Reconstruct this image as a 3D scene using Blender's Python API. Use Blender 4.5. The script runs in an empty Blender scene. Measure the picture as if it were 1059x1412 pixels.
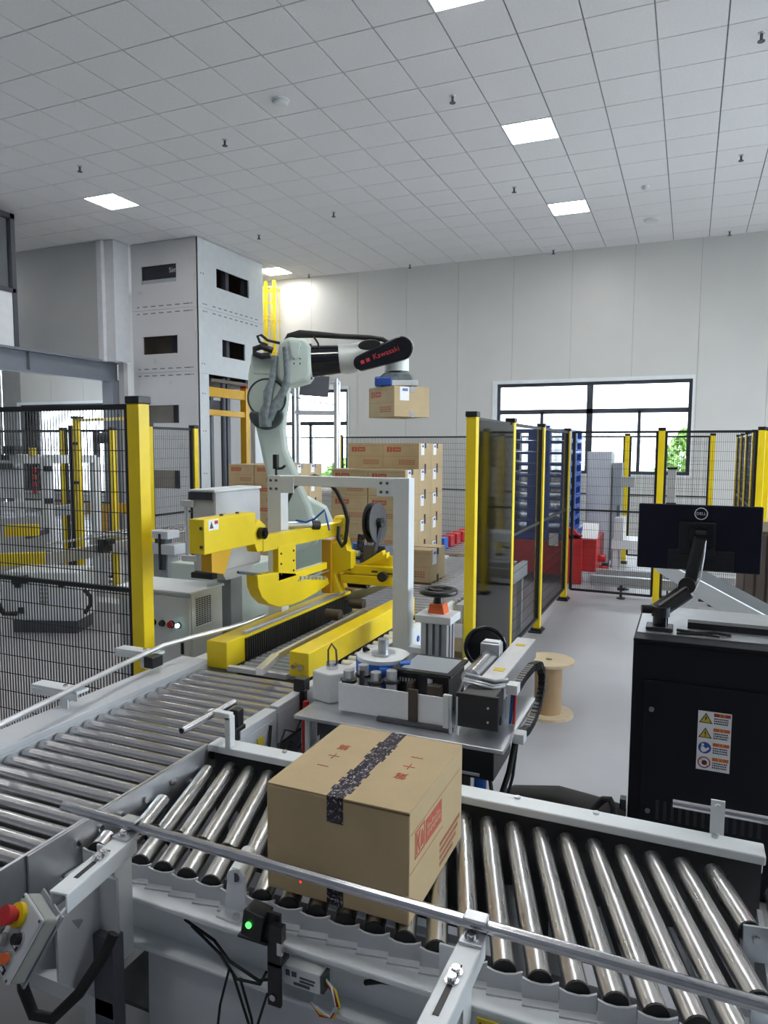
import bpy, bmesh, math, random
from mathutils import Matrix, Vector
random.seed(7)
PI = math.pi
SC = bpy.context.scene
COL = SC.collection

# ------------------------------------------------------------------ camera
YAW, PITCH, ROLL, FPX = -0.40266, -0.0895, 0.0051, 985.8
EYE = Vector((0, 0, 1.75))
cp, sp = math.cos(PITCH), math.sin(PITCH)
FWD = Vector((math.sin(YAW) * cp, math.cos(YAW) * cp, sp))
r0 = Vector((math.cos(YAW), -math.sin(YAW), 0))
u0 = r0.cross(FWD)
RGT = r0 * math.cos(ROLL) + u0 * math.sin(ROLL)
UPV = -r0 * math.sin(ROLL) + u0 * math.cos(ROLL)
camd = bpy.data.cameras.new('camera')
cam = bpy.data.objects.new('camera', camd)
COL.objects.link(cam)
camd.sensor_fit = 'VERTICAL'
camd.sensor_height = 24.0
camd.lens = 24.0 * FPX / 1412.0
camd.clip_start = 0.05
camd.clip_end = 300
cam.matrix_world = Matrix(((RGT.x, UPV.x, -FWD.x, EYE.x), (RGT.y, UPV.y, -FWD.y, EYE.y), (RGT.z, UPV.z, -FWD.z, EYE.z), (0, 0, 0, 1)))
SC.camera = cam

# ------------------------------------------------------------------ light and exposure
H = 5.59          # ceiling height
YB = 14.58        # back wall
SKY = 10.5
LAMP = 34.0
world = bpy.data.worlds.new('overcast_sky')
SC.world = world
world.use_nodes = True
wn = world.node_tree.nodes
wn['Background'].inputs['Color'].default_value = (0.86, 0.93, 1.0, 1)
wn['Background'].inputs['Strength'].default_value = SKY
SC.view_settings.view_transform = 'Standard'
SC.view_settings.look = 'None'
SC.view_settings.exposure = 0.32
SC.view_settings.gamma = 1.0
SC.view_settings.use_curve_mapping = False
SC.cycles.use_denoising = True
SC.cycles.max_bounces = 8
SC.cycles.transparent_max_bounces = 16
SC.cycles.sample_clamp_indirect = 6.0


def portal(name, loc, rot, sx, sy):
    l = bpy.data.lights.new(name, 'AREA')
    l.shape = 'RECTANGLE'
    l.size, l.size_y = sx, sy
    l.cycles.is_portal = True
    o = bpy.data.objects.new(name, l)
    COL.objects.link(o)
    o.location = loc
    o.rotation_euler = rot


# ------------------------------------------------------------------ materials
def node_mat(name):
    m = bpy.data.materials.new(name)
    m.use_nodes = True
    return m, m.node_tree.nodes, m.node_tree.links, m.node_tree.nodes['Principled BSDF']


def mat(name, col, rough=0.5, metal=0.0, var=0.06, scale=6.0, bump=0.0, bscale=60.0, stretch=None, spec=0.5, rvar=0.08, coat=0.0):
    m, N, L, b = node_mat(name)
    tc = N.new('ShaderNodeTexCoord')
    src = tc.outputs['Object']
    if stretch:
        mp = N.new('ShaderNodeMapping')
        mp.inputs['Scale'].default_value = stretch
        L.new(src, mp.inputs['Vector'])
        src = mp.outputs['Vector']
    n = N.new('ShaderNodeTexNoise')
    n.inputs['Scale'].default_value = scale
    n.inputs['Detail'].default_value = 4
    L.new(src, n.inputs['Vector'])
    r = N.new('ShaderNodeValToRGB')
    r.color_ramp.elements[0].position = 0.3
    r.color_ramp.elements[1].position = 0.7
    r.color_ramp.elements[0].color = tuple(c * (1 - var) for c in col) + (1,)
    r.color_ramp.elements[1].color = tuple(min(1, c * (1 + var)) for c in col) + (1,)
    L.new(n.outputs['Fac'], r.inputs['Fac'])
    L.new(r.outputs['Color'], b.inputs['Base Color'])
    mr = N.new('ShaderNodeMapRange')
    mr.inputs['To Min'].default_value = max(0.02, rough - rvar)
    mr.inputs['To Max'].default_value = min(1, rough + rvar)
    L.new(n.outputs['Fac'], mr.inputs['Value'])
    L.new(mr.outputs['Result'], b.inputs['Roughness'])
    b.inputs['Metallic'].default_value = metal
    b.inputs['Specular IOR Level'].default_value = spec
    b.inputs['Coat Weight'].default_value = coat
    if bump:
        n2 = N.new('ShaderNodeTexNoise')
        n2.inputs['Scale'].default_value = bscale
        n2.inputs['Detail'].default_value = 5
        L.new(src, n2.inputs['Vector'])
        bp = N.new('ShaderNodeBump')
        bp.inputs['Strength'].default_value = bump
        bp.inputs['Distance'].default_value = 0.01
        L.new(n2.outputs['Fac'], bp.inputs['Height'])
        L.new(bp.outputs['Normal'], b.inputs['Normal'])
    return m


def emit(name, col, s):
    m, N, L, b = node_mat(name)
    b.inputs['Base Color'].default_value = (*col, 1)
    b.inputs['Emission Color'].default_value = (*col, 1)
    b.inputs['Emission Strength'].default_value = s
    return m


def clear_mat(name, tint, gloss, rough=0.02, bump=0.0):
    m, N, L, b = node_mat(name)
    N.remove(b)
    t = N.new('ShaderNodeBsdfTransparent')
    t.inputs['Color'].default_value = (*tint, 1)
    g = N.new('ShaderNodeBsdfGlossy')
    g.inputs['Roughness'].default_value = rough
    lw = N.new('ShaderNodeLayerWeight')
    lw.inputs['Blend'].default_value = gloss
    mx = N.new('ShaderNodeMixShader')
    L.new(lw.outputs['Fresnel'], mx.inputs[0])
    L.new(t.outputs[0], mx.inputs[1])
    L.new(g.outputs[0], mx.inputs[2])
    if bump:
        tc = N.new('ShaderNodeTexCoord')
        n = N.new('ShaderNodeTexNoise')
        n.inputs['Scale'].default_value = 1.6
        L.new(tc.outputs['Object'], n.inputs['Vector'])
        bp = N.new('ShaderNodeBump')
        bp.inputs['Strength'].default_value = bump
        bp.inputs['Distance'].default_value = 0.05
        L.new(n.outputs['Fac'], bp.inputs['Height'])
        L.new(bp.outputs['Normal'], g.inputs['Normal'])
    L.new(mx.outputs[0], N['Material Output'].inputs['Surface'])
    return m


def pattern_mat(name, base, mark, scale, stretch, thr, rough=0.3):
    """flat print: base colour with noise-shaped marks"""
    m, N, L, b = node_mat(name)
    tc = N.new('ShaderNodeTexCoord')
    mp = N.new('ShaderNodeMapping')
    mp.inputs['Scale'].default_value = stretch
    L.new(tc.outputs['Object'], mp.inputs['Vector'])
    n = N.new('ShaderNodeTexNoise')
    n.inputs['Scale'].default_value = scale
    n.inputs['Detail'].default_value = 6
    n.inputs['Roughness'].default_value = 0.7
    L.new(mp.outputs['Vector'], n.inputs['Vector'])
    r = N.new('ShaderNodeValToRGB')
    r.color_ramp.elements[0].position = thr
    r.color_ramp.elements[1].position = thr + 0.06
    r.color_ramp.elements[0].color = (*base, 1)
    r.color_ramp.elements[1].color = (*mark, 1)
    L.new(n.outputs['Fac'], r.inputs['Fac'])
    L.new(r.outputs['Color'], b.inputs['Base Color'])
    b.inputs['Roughness'].default_value = rough
    return m


M = {}
M['floor'] = mat('floor_concrete', (0.35, 0.35, 0.37), 0.42, 0, 0.10, 1.1, 0.05, 30, rvar=0.1)
M['tile'] = mat('ceiling_tile', (0.84, 0.83, 0.83), 0.8, 0, 0.03, 40, 0.25, 220)
M['tbar'] = mat('ceiling_bar', (0.15, 0.15, 0.16), 0.3, 0.6, 0.1)
M['wall'] = mat('wall_panel', (0.60, 0.60, 0.58), 0.38, 0, 0.02, 1.5)
M['wallgrey'] = mat('wall_grey', (0.40, 0.41, 0.42), 0.42, 0, 0.03, 1.5)
M['joint'] = mat('wall_joint', (0.30, 0.30, 0.30), 0.6)
M['winframe'] = mat('window_frame', (0.055, 0.06, 0.075), 0.4, 0.2)
M['glass'] = clear_mat('window_glass', (0.93, 0.95, 0.96), 0.25)
M['pvc'] = clear_mat('clear_sheet', (0.50, 0.51, 0.53), 0.30, 0.06, 0.03)
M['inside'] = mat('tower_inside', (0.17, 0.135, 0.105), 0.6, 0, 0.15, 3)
M['white'] = mat('white_paint', (0.74, 0.78, 0.80), 0.36, 0, 0.03, 8)
M['lightgrey'] = mat('light_grey_paint', (0.56, 0.58, 0.61), 0.42, 0, 0.04, 8)
M['grey'] = mat('grey_paint', (0.30, 0.33, 0.36), 0.42, 0, 0.05, 8)
M['darkgrey'] = mat('dark_grey_paint', (0.085, 0.09, 0.11), 0.5, 0, 0.08, 8)
M['steelgrey'] = mat('steel_grey_paint', (0.155, 0.17, 0.20), 0.5, 0, 0.05, 5)
M['towerpaint'] = mat('tower_paint', (0.47, 0.475, 0.49), 0.3, 0, 0.02, 2)
M['roller'] = mat('roller_steel', (0.56, 0.55, 0.54), 0.28, 1.0, 0.07, 14, 0, 60, (5, 0.5, 5), rvar=0.03)
M['rollerdull'] = mat('roller_zinc', (0.62, 0.61, 0.62), 0.25, 1.0, 0.05, 10, 0, 60, (0.3, 5, 5), rvar=0.02)
M['steel'] = mat('bright_steel', (0.66, 0.66, 0.68), 0.2, 1.0, 0.06, 20)
M['zinc'] = mat('zinc_plate', (0.58, 0.60, 0.63), 0.36, 0.85, 0.08, 14)
M['alu'] = mat('aluminium', (0.66, 0.67, 0.69), 0.33, 0.75, 0.05, 20)
M['yellow'] = mat('yellow_paint', (0.87, 0.65, 0.012), 0.35, 0, 0.05, 6)
M['yellowdk'] = mat('yellow_orange_paint', (0.72, 0.40, 0.015), 0.4, 0, 0.05, 6)
M['black'] = mat('black_paint', (0.012, 0.012, 0.016), 0.42, 0, 0.2, 10)
M['cabblack'] = mat('black_cabinet_paint', (0.011, 0.011, 0.016), 0.5, 0, 0.15, 6, 0.05, 200, spec=0.2)
M['navy'] = mat('monitor_plastic', (0.013, 0.014, 0.028), 0.5, 0, 0.1, 8, spec=0.2)
M['dimgrey'] = mat('shade_and_reel_grey', (0.07, 0.07, 0.075), 0.6, 0, 0.1, 8)  # painted shade below the rollers, and the reel flange's own grey
M['plastic'] = mat('black_plastic', (0.016, 0.016, 0.018), 0.36, 0, 0.15, 10)
M['gloss'] = mat('gloss_black', (0.010, 0.010, 0.014), 0.14, 0, 0.15, 10)
M['rubber'] = mat('rubber', (0.010, 0.010, 0.011), 0.6, 0, 0.2, 20)
M['wire'] = mat('black_wire', (0.013, 0.013, 0.015), 0.5, 0, 0.1, 10)
M['card'] = mat('cardboard', (0.48, 0.365, 0.205), 0.72, 0, 0.05, 9, 0.06, 120, rvar=0.05)
M['cardedge'] = mat('cardboard_edge', (0.16, 0.10, 0.05), 0.8, 0, 0.1, 30)
M['redprint'] = mat('red_print', (0.46, 0.095, 0.055), 0.7, 0, 0.15, 60)
M['paleprint'] = mat('faded_red_print', (0.36, 0.14, 0.085), 0.7, 0, 0.12, 60)
M['tape'] = pattern_mat('printed_tape', (0.016, 0.012, 0.020), (0.46, 0.42, 0.44), 190, (1, 0.6, 1), 0.545, 0.22)
M['paper'] = mat('white_paper', (0.86, 0.87, 0.89), 0.6, 0, 0.02, 30)
M['labelblue'] = mat('blue_label_print', (0.10, 0.16, 0.42), 0.6, 0, 0.1, 60)
M['robot'] = mat('robot_paint', (0.60, 0.69, 0.63), 0.34, 0, 0.03, 5)
M['robotwhite'] = mat('robot_white', (0.78, 0.82, 0.78), 0.34, 0, 0.03, 5)
M['sleeve'] = mat('hose_sleeve', (0.17, 0.20, 0.21), 0.55, 0, 0.3, 30, 0.4, 60)
M['motor'] = mat('motor_cover', (0.055, 0.075, 0.075), 0.4, 0, 0.2, 12)
M['blue'] = mat('blue_plastic', (0.025, 0.085, 0.36), 0.4, 0, 0.1, 10)
M['brightblue'] = mat('bright_blue', (0.02, 0.13, 0.52), 0.4, 0, 0.1, 10)
M['red'] = mat('red_paint', (0.50, 0.022, 0.025), 0.36, 0, 0.06, 8)
M['redglow'] = emit('red_lamp', (1.0, 0.05, 0.03), 1.2)
M['greenglow'] = emit('green_lamp', (0.1, 1.0, 0.15), 1.5)
M['cyanglow'] = emit('cyan_lamp', (0.5, 1.0, 0.95), 3.0)
M['lampglow'] = emit('lamp_diffuser', (1.0, 0.985, 0.96), LAMP)
M['orange'] = mat('orange_paint', (0.72, 0.13, 0.02), 0.4, 0, 0.06, 20)
M['wood'] = mat('pale_plywood', (0.60, 0.49, 0.32), 0.6, 0, 0.10, 5, 0.05, 40, (1, 6, 1))
M['brownboard'] = mat('brown_board', (0.42, 0.28, 0.15), 0.65, 0, 0.10, 6)
M['timber'] = mat('pallet_timber', (0.45, 0.33, 0.19), 0.7, 0, 0.14, 6)
M['beltgrey'] = mat('grey_belt', (0.05, 0.058, 0.062), 0.75, 0, 0.1, 12)
M['brown'] = mat('brown_enclosure', (0.075, 0.055, 0.042), 0.5, 0, 0.1, 5)
M['cream'] = mat('cream_plastic', (0.72, 0.74, 0.74), 0.4, 0, 0.03, 20)
M['boxgreen'] = mat('pendant_box_grey', (0.38, 0.40, 0.38), 0.5, 0, 0.05, 14)
M['leaf'] = mat('leaf', (0.16, 0.30, 0.06), 0.6, 0, 0.4, 3)
M['ground'] = mat('outside_ground', (0.45, 0.45, 0.44), 0.9, 0, 0.1, 1)
M['stickerred'] = mat('sticker_red', (0.42, 0.03, 0.02), 0.5)
M['stickeryellow'] = mat('sticker_yellow', (0.66, 0.50, 0.03), 0.5)
M['stickerblue'] = mat('sticker_blue', (0.03, 0.09, 0.38), 0.5)
M['ink'] = mat('black_ink', (0.02, 0.02, 0.03), 0.6)
M['redtext'] = mat('red_lettering', (0.50, 0.03, 0.035), 0.5)


# ------------------------------------------------------------------ mesh building
def frame(z, loc=(0, 0, 0)):
    return Matrix.Translation(Vector(loc)) @ Matrix.Rotation(z, 4, 'Z')


VIEW = frame(-YAW)          # axes turned so that local x runs to the right of the aisle we look along


class MB:
    def __init__(s, fr=None):
        s.v, s.f, s.sm, s.fr = [], [], [], fr

    def add(s, vs, fs, smooth=False):
        b = len(s.v)
        s.v += [Vector(p) for p in vs]
        for f in fs:
            s.f.append([b + i for i in f])
            s.sm.append(smooth)
        return s

    def box(s, x0, x1, y0, y1, z0, z1):
        return s.add([(x0, y0, z0), (x1, y0, z0), (x1, y1, z0), (x0, y1, z0), (x0, y0, z1), (x1, y0, z1), (x1, y1, z1), (x0, y1, z1)],
                     [(3, 2, 1, 0), (4, 5, 6, 7), (0, 1, 5, 4), (1, 2, 6, 5), (2, 3, 7, 6), (3, 0, 4, 7)])

    def cbox(s, c, d, m=None):
        """box by centre and size, turned by m"""
        b = len(s.v)
        s.box(-d[0] / 2, d[0] / 2, -d[1] / 2, d[1] / 2, -d[2] / 2, d[2] / 2)
        for i in range(b, len(s.v)):
            p = s.v[i]
            s.v[i] = (m.to_3x3() @ p if m is not None else p) + Vector(c)
        return s

    def beam(s, p, q, w, h, up=(0, 0, 1)):
        """rectangular bar from p to q"""
        p, q = Vector(p), Vector(q)
        d = (q - p).normalized()
        sd = d.cross(Vector(up)).normalized()
        u = sd.cross(d)
        vs = []
        for c in (p, q):
            for a, b in ((-1, -1), (1, -1), (1, 1), (-1, 1)):
                vs.append(c + sd * a * w / 2 + u * b * h / 2)
        return s.add(vs, [(0, 1, 2, 3), (7, 6, 5, 4), (0, 4, 5, 1), (1, 5, 6, 2), (2, 6, 7, 3), (3, 7, 4, 0)])

    def cyl(s, p, q, r, n=16, r2=None, caps=True):
        p, q = Vector(p), Vector(q)
        r2 = r if r2 is None else r2
        d = (q - p).normalized()
        a = d.orthogonal().normalized()
        b = d.cross(a)
        ring = [a * math.cos(2 * PI * k / n) + b * math.sin(2 * PI * k / n) for k in range(n)]
        vs = [p + e * r for e in ring] + [q + e * r2 for e in ring]
        s.add(vs, [(k, (k + 1) % n, n + (k + 1) % n, n + k) for k in range(n)], True)
        if caps:
            s.add(vs[:n], [list(range(n))[::-1]])
            s.add(vs[n:], [list(range(n))])
        return s

    def tube(s, pts, r, n=8):
        """round hose through points"""
        P = [Vector(p) for p in pts]
        rings = []
        a = None
        for i, p in enumerate(P):
            d = (P[min(i + 1, len(P) - 1)] - P[max(i - 1, 0)]).normalized()
            if a is None:
                a = d.orthogonal().normalized()
            a = (a - d * a.dot(d)).normalized()
            b = d.cross(a)
            rr = r[i] if isinstance(r, (list, tuple)) else r
            rings.append([p + (a * math.cos(2 * PI * k / n) + b * math.sin(2 * PI * k / n)) * rr for k in range(n)])
        vs = [v for g in rings for v in g]
        fs = []
        for i in range(len(P) - 1):
            for k in range(n):
                fs.append((i * n + k, i * n + (k + 1) % n, (i + 1) * n + (k + 1) % n, (i + 1) * n + k))
        s.add(vs, fs, True)
        s.add(rings[0], [list(range(n))[::-1]])
        s.add(rings[-1], [list(range(n))])
        return s

    def prism(s, poly, t0, t1, axis='y'):
        """outline (a,b) pushed along an axis: y -> (a,t,b), x -> (t,a,b), z -> (a,b,t)"""
        g = {'y': lambda a, b, t: (a, t, b), 'x': lambda a, b, t: (t, a, b), 'z': lambda a, b, t: (a, b, t)}[axis]
        n = len(poly)
        vs = [g(a, b, t0) for a, b in poly] + [g(a, b, t1) for a, b in poly]
        fs = [list(range(n)), list(range(n, 2 * n))[::-1]]
        fs += [((k + 1) % n, k, n + k, n + (k + 1) % n) for k in range(n)]
        return s.add(vs, fs)

    def lathe(s, prof, c, axis=(0, 0, 1), n=24):
        ax = Vector(axis).normalized()
        a = ax.orthogonal().normalized()
        b = ax.cross(a)
        vs = []
        for r, h in prof:
            for k in range(n):
                vs.append(Vector(c) + ax * h + (a * math.cos(2 * PI * k / n) + b * math.sin(2 * PI * k / n)) * r)
        fs = []
        for i in range(len(prof) - 1):
            for k in range(n):
                fs.append((i * n + k, i * n + (k + 1) % n, (i + 1) * n + (k + 1) % n, (i + 1) * n + k))
        s.add(vs, fs)
        return s

    def ring(s, c, R, r, axis=(0, 0, 1), n=28, m=8, arc=2 * PI, start=0.0):
        ax = Vector(axis).normalized()
        a = ax.orthogonal().normalized()
        b = ax.cross(a)
        pts = []
        k0 = n if arc >= 2 * PI else n + 1
        for k in range(k0):
            t = start + arc * k / n
            pts.append((a * math.cos(t) + b * math.sin(t)))
        vs = []
        for e in pts:
            for j in range(m):
                u = 2 * PI * j / m
                vs.append(Vector(c) + e * (R + r * math.cos(u)) + ax * r * math.sin(u))
        fs = []
        for k in range(n):
            k2 = (k + 1) % k0
            for j in range(m):
                fs.append((k * m + j, k2 * m + j, k2 * m + (j + 1) % m, k * m + (j + 1) % m))
        return s.add(vs, fs, True)

    def mesh(s, name, inv=None):
        me = bpy.data.meshes.new(name)
        vs = s.v
        if s.fr is not None:
            vs = [s.fr @ p for p in vs]
        if inv is not None:
            vs = [inv @ p for p in vs]
        me.from_pydata([tuple(p) for p in vs], [], s.f)
        bm = bmesh.new()
        bm.from_mesh(me)
        bmesh.ops.recalc_face_normals(bm, faces=bm.faces)
        bm.to_mesh(me)
        bm.free()
        me.polygons.foreach_set('use_smooth', s.sm)
        return me

    def build(s, name, m, parent=None, bevel=0.0, kind=None):
        me = s.mesh(name, WM[parent.name].inverted() if parent is not None else None)
        me.materials.append(M[m] if isinstance(m, str) else m)
        o = bpy.data.objects.new(name, me)
        COL.objects.link(o)
        WM[o.name] = Matrix.Identity(4) if parent is None else WM[parent.name].copy()
        if parent is not None:
            o.parent = parent
        if bevel:
            bv = o.modifiers.new('bevel', 'BEVEL')
            bv.width = bevel
            bv.segments = 2
            bv.limit_method = 'ANGLE'
            bv.angle_limit = math.radians(40)
        if kind:
            o['kind'] = kind
        return o


WM = {}


def place(o, loc, parent):
    """put a part with a mesh drawn round its own origin at a world point"""
    o.parent = parent
    o.location = WM[parent.name].inverted() @ Vector(loc)


def clone(src, parent, loc=None, rot=None):
    o = src.copy()
    COL.objects.link(o)
    WM[o.name] = WM[parent.name].copy() if parent is not None else Matrix.Identity(4)
    if parent is not None:
        o.parent = parent
    if loc is not None:
        o.location = (WM[parent.name].inverted() @ Vector(loc)) if parent is not None else loc
    if rot is not None:
        o.rotation_euler = rot
    return o


def thing(name, label, cat, loc=(0, 0, 0), rz=0.0, group=None):
    o = bpy.data.objects.new(name, None)
    COL.objects.link(o)
    o.location = loc
    o.rotation_euler = (0, 0, rz)
    WM[o.name] = frame(rz, loc)
    o.empty_display_size = 0.1
    o['label'] = label
    o['category'] = cat
    if group:
        o['group'] = group
    return o


def tag(o, label, cat, group=None):
    o['label'] = label
    o['category'] = cat
    if group:
        o['group'] = group
    return o


def copy_tree(src, label, loc, rz=None, group=None):
    def rec(a, par):
        c = a.copy()
        COL.objects.link(c)
        if par is not None:
            c.parent = par
        for ch in a.children:
            rec(ch, c)
        return c
    r = rec(src, None)
    r.location = loc
    if rz is not None:
        r.rotation_euler = (0, 0, rz)
    WM[r.name] = frame(rz or 0.0, loc)
    r['label'] = label
    if group:
        r['group'] = group
    return r


def text_mesh(body, size, depth=0.0004):
    c = bpy.data.curves.new('lettering', 'FONT')
    c.body = body
    c.size = size
    c.extrude = depth
    c.align_x = 'CENTER'
    c.align_y = 'CENTER'
    o = bpy.data.objects.new('lettering', c)
    COL.objects.link(o)
    me = bpy.data.meshes.new_from_object(o.evaluated_get(bpy.context.evaluated_depsgraph_get()))
    bpy.data.objects.remove(o)
    return me


def lettering(name, body, size, m, parent, loc, xdir, ydir, sx=1.0):
    """flat lettering at a world point; xdir reading direction, ydir up of the letters"""
    me = text_mesh(body, size)
    x, y = Vector(xdir).normalized(), Vector(ydir).normalized()
    z = x.cross(y)
    T = Matrix(((x.x * sx, y.x, z.x, loc[0]), (x.y * sx, y.y, z.y, loc[1]), (x.z * sx, y.z, z.z, loc[2]), (0, 0, 0, 1)))
    me.transform((WM[parent.name].inverted() if parent is not None else Matrix.Identity(4)) @ T)
    me.materials.clear()
    me.materials.append(M[m])
    o = bpy.data.objects.new(name, me)
    COL.objects.link(o)
    WM[o.name] = Matrix.Identity(4) if parent is None else WM[parent.name].copy()
    if parent is not None:
        o.parent = parent
    return o


def structure(name, mb, m, bevel=0.0):
    return mb.build(name, m, None, bevel, 'structure')


def in_view(p, margin=0.0):
    d = Vector(p) - EYE
    z = d.dot(FWD)
    if z < 0.3:
        return None
    x = 529.5 + FPX * d.dot(RGT) / z
    y = 706 - FPX * d.dot(UPV) / z
    return z if -margin < x < 1059 + margin and -margin < y < 1412 + margin else None

# ================================================================== THE SETTING
XL, XR, YF = -18.0, 5.6, -1.6
structure('floor', MB().box(XL, XR, YF, YB, -0.2, 0), 'floor')
structure('ground_outside', MB().box(-60, 60, YB + 0.3, 70, -0.5, -0.3).box(XR + 0.3, 60, -60, YB + 0.3, -0.5, -0.3), 'ground')

# ceiling: slab, metal grid and mineral tiles
GX, GY, T = -2.233, 8.732, 0.6
ceiling = structure('ceiling', MB().box(XL, XR, YF, YB, H + 0.02, H + 0.2), 'tbar')
LAMPS = [(0, r) for r in (-15, -10, -5, 0, 5)] + [(11, r) for r in (-10, -5, 0, 5)] + [(-11, r) for r in (-15, -10, -5, 0)] + [(-11, 8)] + [(-22, r) for r in (-5, 0, 5)]
tile_me = MB().box(-0.293, 0.293, -0.293, 0.293, 0, 0.018).mesh('tile')
tile_me.materials.append(M['tile'])
near, far = [], []
for i in range(-26, 13):
    for j in range(-23, 10):
        if (i, j) in LAMPS:
            continue
        x, y = GX + (i + 0.5) * T, GY + (j + 0.5) * T
        if not (XL < x < XR and YF < y < YB):
            continue
        z = in_view((x, y, H), 20)
        (near if z else far).append((z or 99, x, y))
near.sort()
for d, x, y in near[:298]:
    o = bpy.data.objects.new('tile', tile_me)
    COL.objects.link(o)
    o.parent = ceiling
    o.location = (x, y, H)
mb = MB()
for d, x, y in near[298:] + far:
    mb.box(x - 0.293, x + 0.293, y - 0.293, y + 0.293, H, H + 0.018)
mb.build('tile', 'tile', ceiling, kind='stuff')
lamp_words = {(0, -5): 'square ceiling light panel cut by the top edge of the picture', (0, 0): 'square ceiling light panel second from the back wall on the right', (0, 5): 'square ceiling light panel closest to the wide back window',
              (-11, 0): 'square ceiling light panel on the left above the lift tower', (-11, 8): 'square ceiling light panel half hidden behind the lift tower top'}
for i, j in LAMPS:
    x, y = GX + (i + 0.5) * T, GY + (j + 0.5) * T
    if (i, j) in lamp_words:
        t = thing('ceiling_light', lamp_words[(i, j)], 'ceiling light', (x, y, H), group='ceiling light panels')
    else:
        t = thing('ceiling_light', 'square ceiling light panel behind or beside the camera', 'ceiling light', (x, y, H), group='ceiling light panels out of the picture')
    f = MB()
    for a, b, c, d in ((-0.297, 0.297, -0.297, -0.282), (-0.297, 0.297, 0.282, 0.297), (-0.297, -0.282, -0.282, 0.282), (0.282, 0.297, -0.282, 0.282)):
        f.box(x + a, x + b, y + c, y + d, H - 0.006, H + 0.02)
    f.build('frame', 'white', t)
    MB().box(x - 0.282, x + 0.282, y - 0.282, y + 0.282, H - 0.002, H + 0.012).build('diffuser', 'lampglow', t)

# smoke detector and dome devices
def detector(x, y, r, label):
    t = thing('smoke_detector', label, 'smoke detector', (x, y, H))
    MB().lathe([(0.0, 0), (r, 0), (r, -0.014), (r * 0.94, -0.02)], (x, y, H), n=28).build('base', 'white', t)
    MB().lathe([(r * 0.9, -0.012), (r * 0.88, -0.032), (r * 0.62, -0.05), (0, -0.054)], (x, y, H), n=28).build('cover', 'cream', t)
detector(-4.335, 7.191, 0.10, 'white round smoke detector nearest the camera on the ceiling')
detector(-0.755, 11.499, 0.06, 'small round smoke detector on the ceiling towards the right')
detector(-0.744, 13.15, 0.13, 'large flat round ceiling speaker near the back wall')
SPR = [(-7.877, 7.751, 'above the left light panel'), (-5.522, 7.808, 'between the left light panel and the smoke detector'), (-2.543, 7.826, 'left of the row of right light panels, nearer the camera'),
       (-2.54, 10.803, 'left of the light panel closest to the wide window'), (-5.521, 10.793, 'over the robot arm, mid ceiling'), (-7.351, 11.4, 'just right of the lift tower front edge'),
       (0.456, 7.783, 'at the top right corner of the picture'), (0.464, 10.78, 'at the right edge, half way down the ceiling'), (0.492, 14.35, 'tight to the back wall at the right'),
       (-2.59, 14.4, 'tight to the back wall above the wide window'), (-5.571, 14.4, 'tight to the back wall above the held carton'), (-7.959, 14.35, 'tight to the back wall beside the yellow ladder')]
for x, y, w in SPR:
    t = thing('sprinkler', 'ceiling sprinkler head ' + w, 'sprinkler', (x, y, H), group='ceiling sprinklers')
    MB().lathe([(0, 0), (0.035, 0), (0.03, -0.008), (0.012, -0.012)], (x, y, H), n=14).build('rosette', 'zinc', t)
    m2 = MB().cyl((x, y, H - 0.008), (x, y, H - 0.07), 0.014, 10)
    m2.cyl((x, y, H - 0.072), (x, y, H - 0.078), 0.034, 12)
    m2.build('nozzle', 'darkgrey', t)

# back wall: vertical sandwich panels with recessed joints, two windows
def panelled_wall(name, axis, at, thick, a0, a1, z0, z1, step, start, holes, m='wall'):
    """axis 'x': wall runs along x at y=at; holes (lo, hi, zlo, zhi)"""
    core = MB()
    def bx(mb, lo, hi, t0, t1, zl, zh):
        if axis == 'x':
            mb.box(lo, hi, t0, t1, zl, zh)
        else:
            mb.box(t0, t1, lo, hi, zl, zh)
    def strips(mb, lo, hi, t0, t1):
        cuts = sorted(set([lo, hi] + [min(max(c, lo), hi) for h in holes for c in h[:2]]))
        for c0, c1 in zip(cuts, cuts[1:]):
            mid = (c0 + c1) / 2
            zs = [(h[2], h[3]) for h in holes if h[0] < mid < h[1]]
            z = z0
            for zl, zh in sorted(zs):
                if zl > z:
                    bx(mb, c0, c1, t0, t1, z, zl)
                z = zh
            if z < z1:
                bx(mb, c0, c1, t0, t1, z, z1)
    s = 1 if thick > 0 else -1
    strips(core, a0, a1, at + s * 0.012, at + thick)
    w = structure(name, core, 'joint')
    x = start
    while x - step > a0:
        x -= step
    while x < a1:
        lo, hi = max(x + 0.003, a0), min(x + step - 0.003, a1)
        if hi - lo > 0.02:
            pm = MB()
            strips(pm, lo, hi, at, at + s * 0.0125)
            pm.build('panel', m, w)
        x += step
    return w

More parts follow.
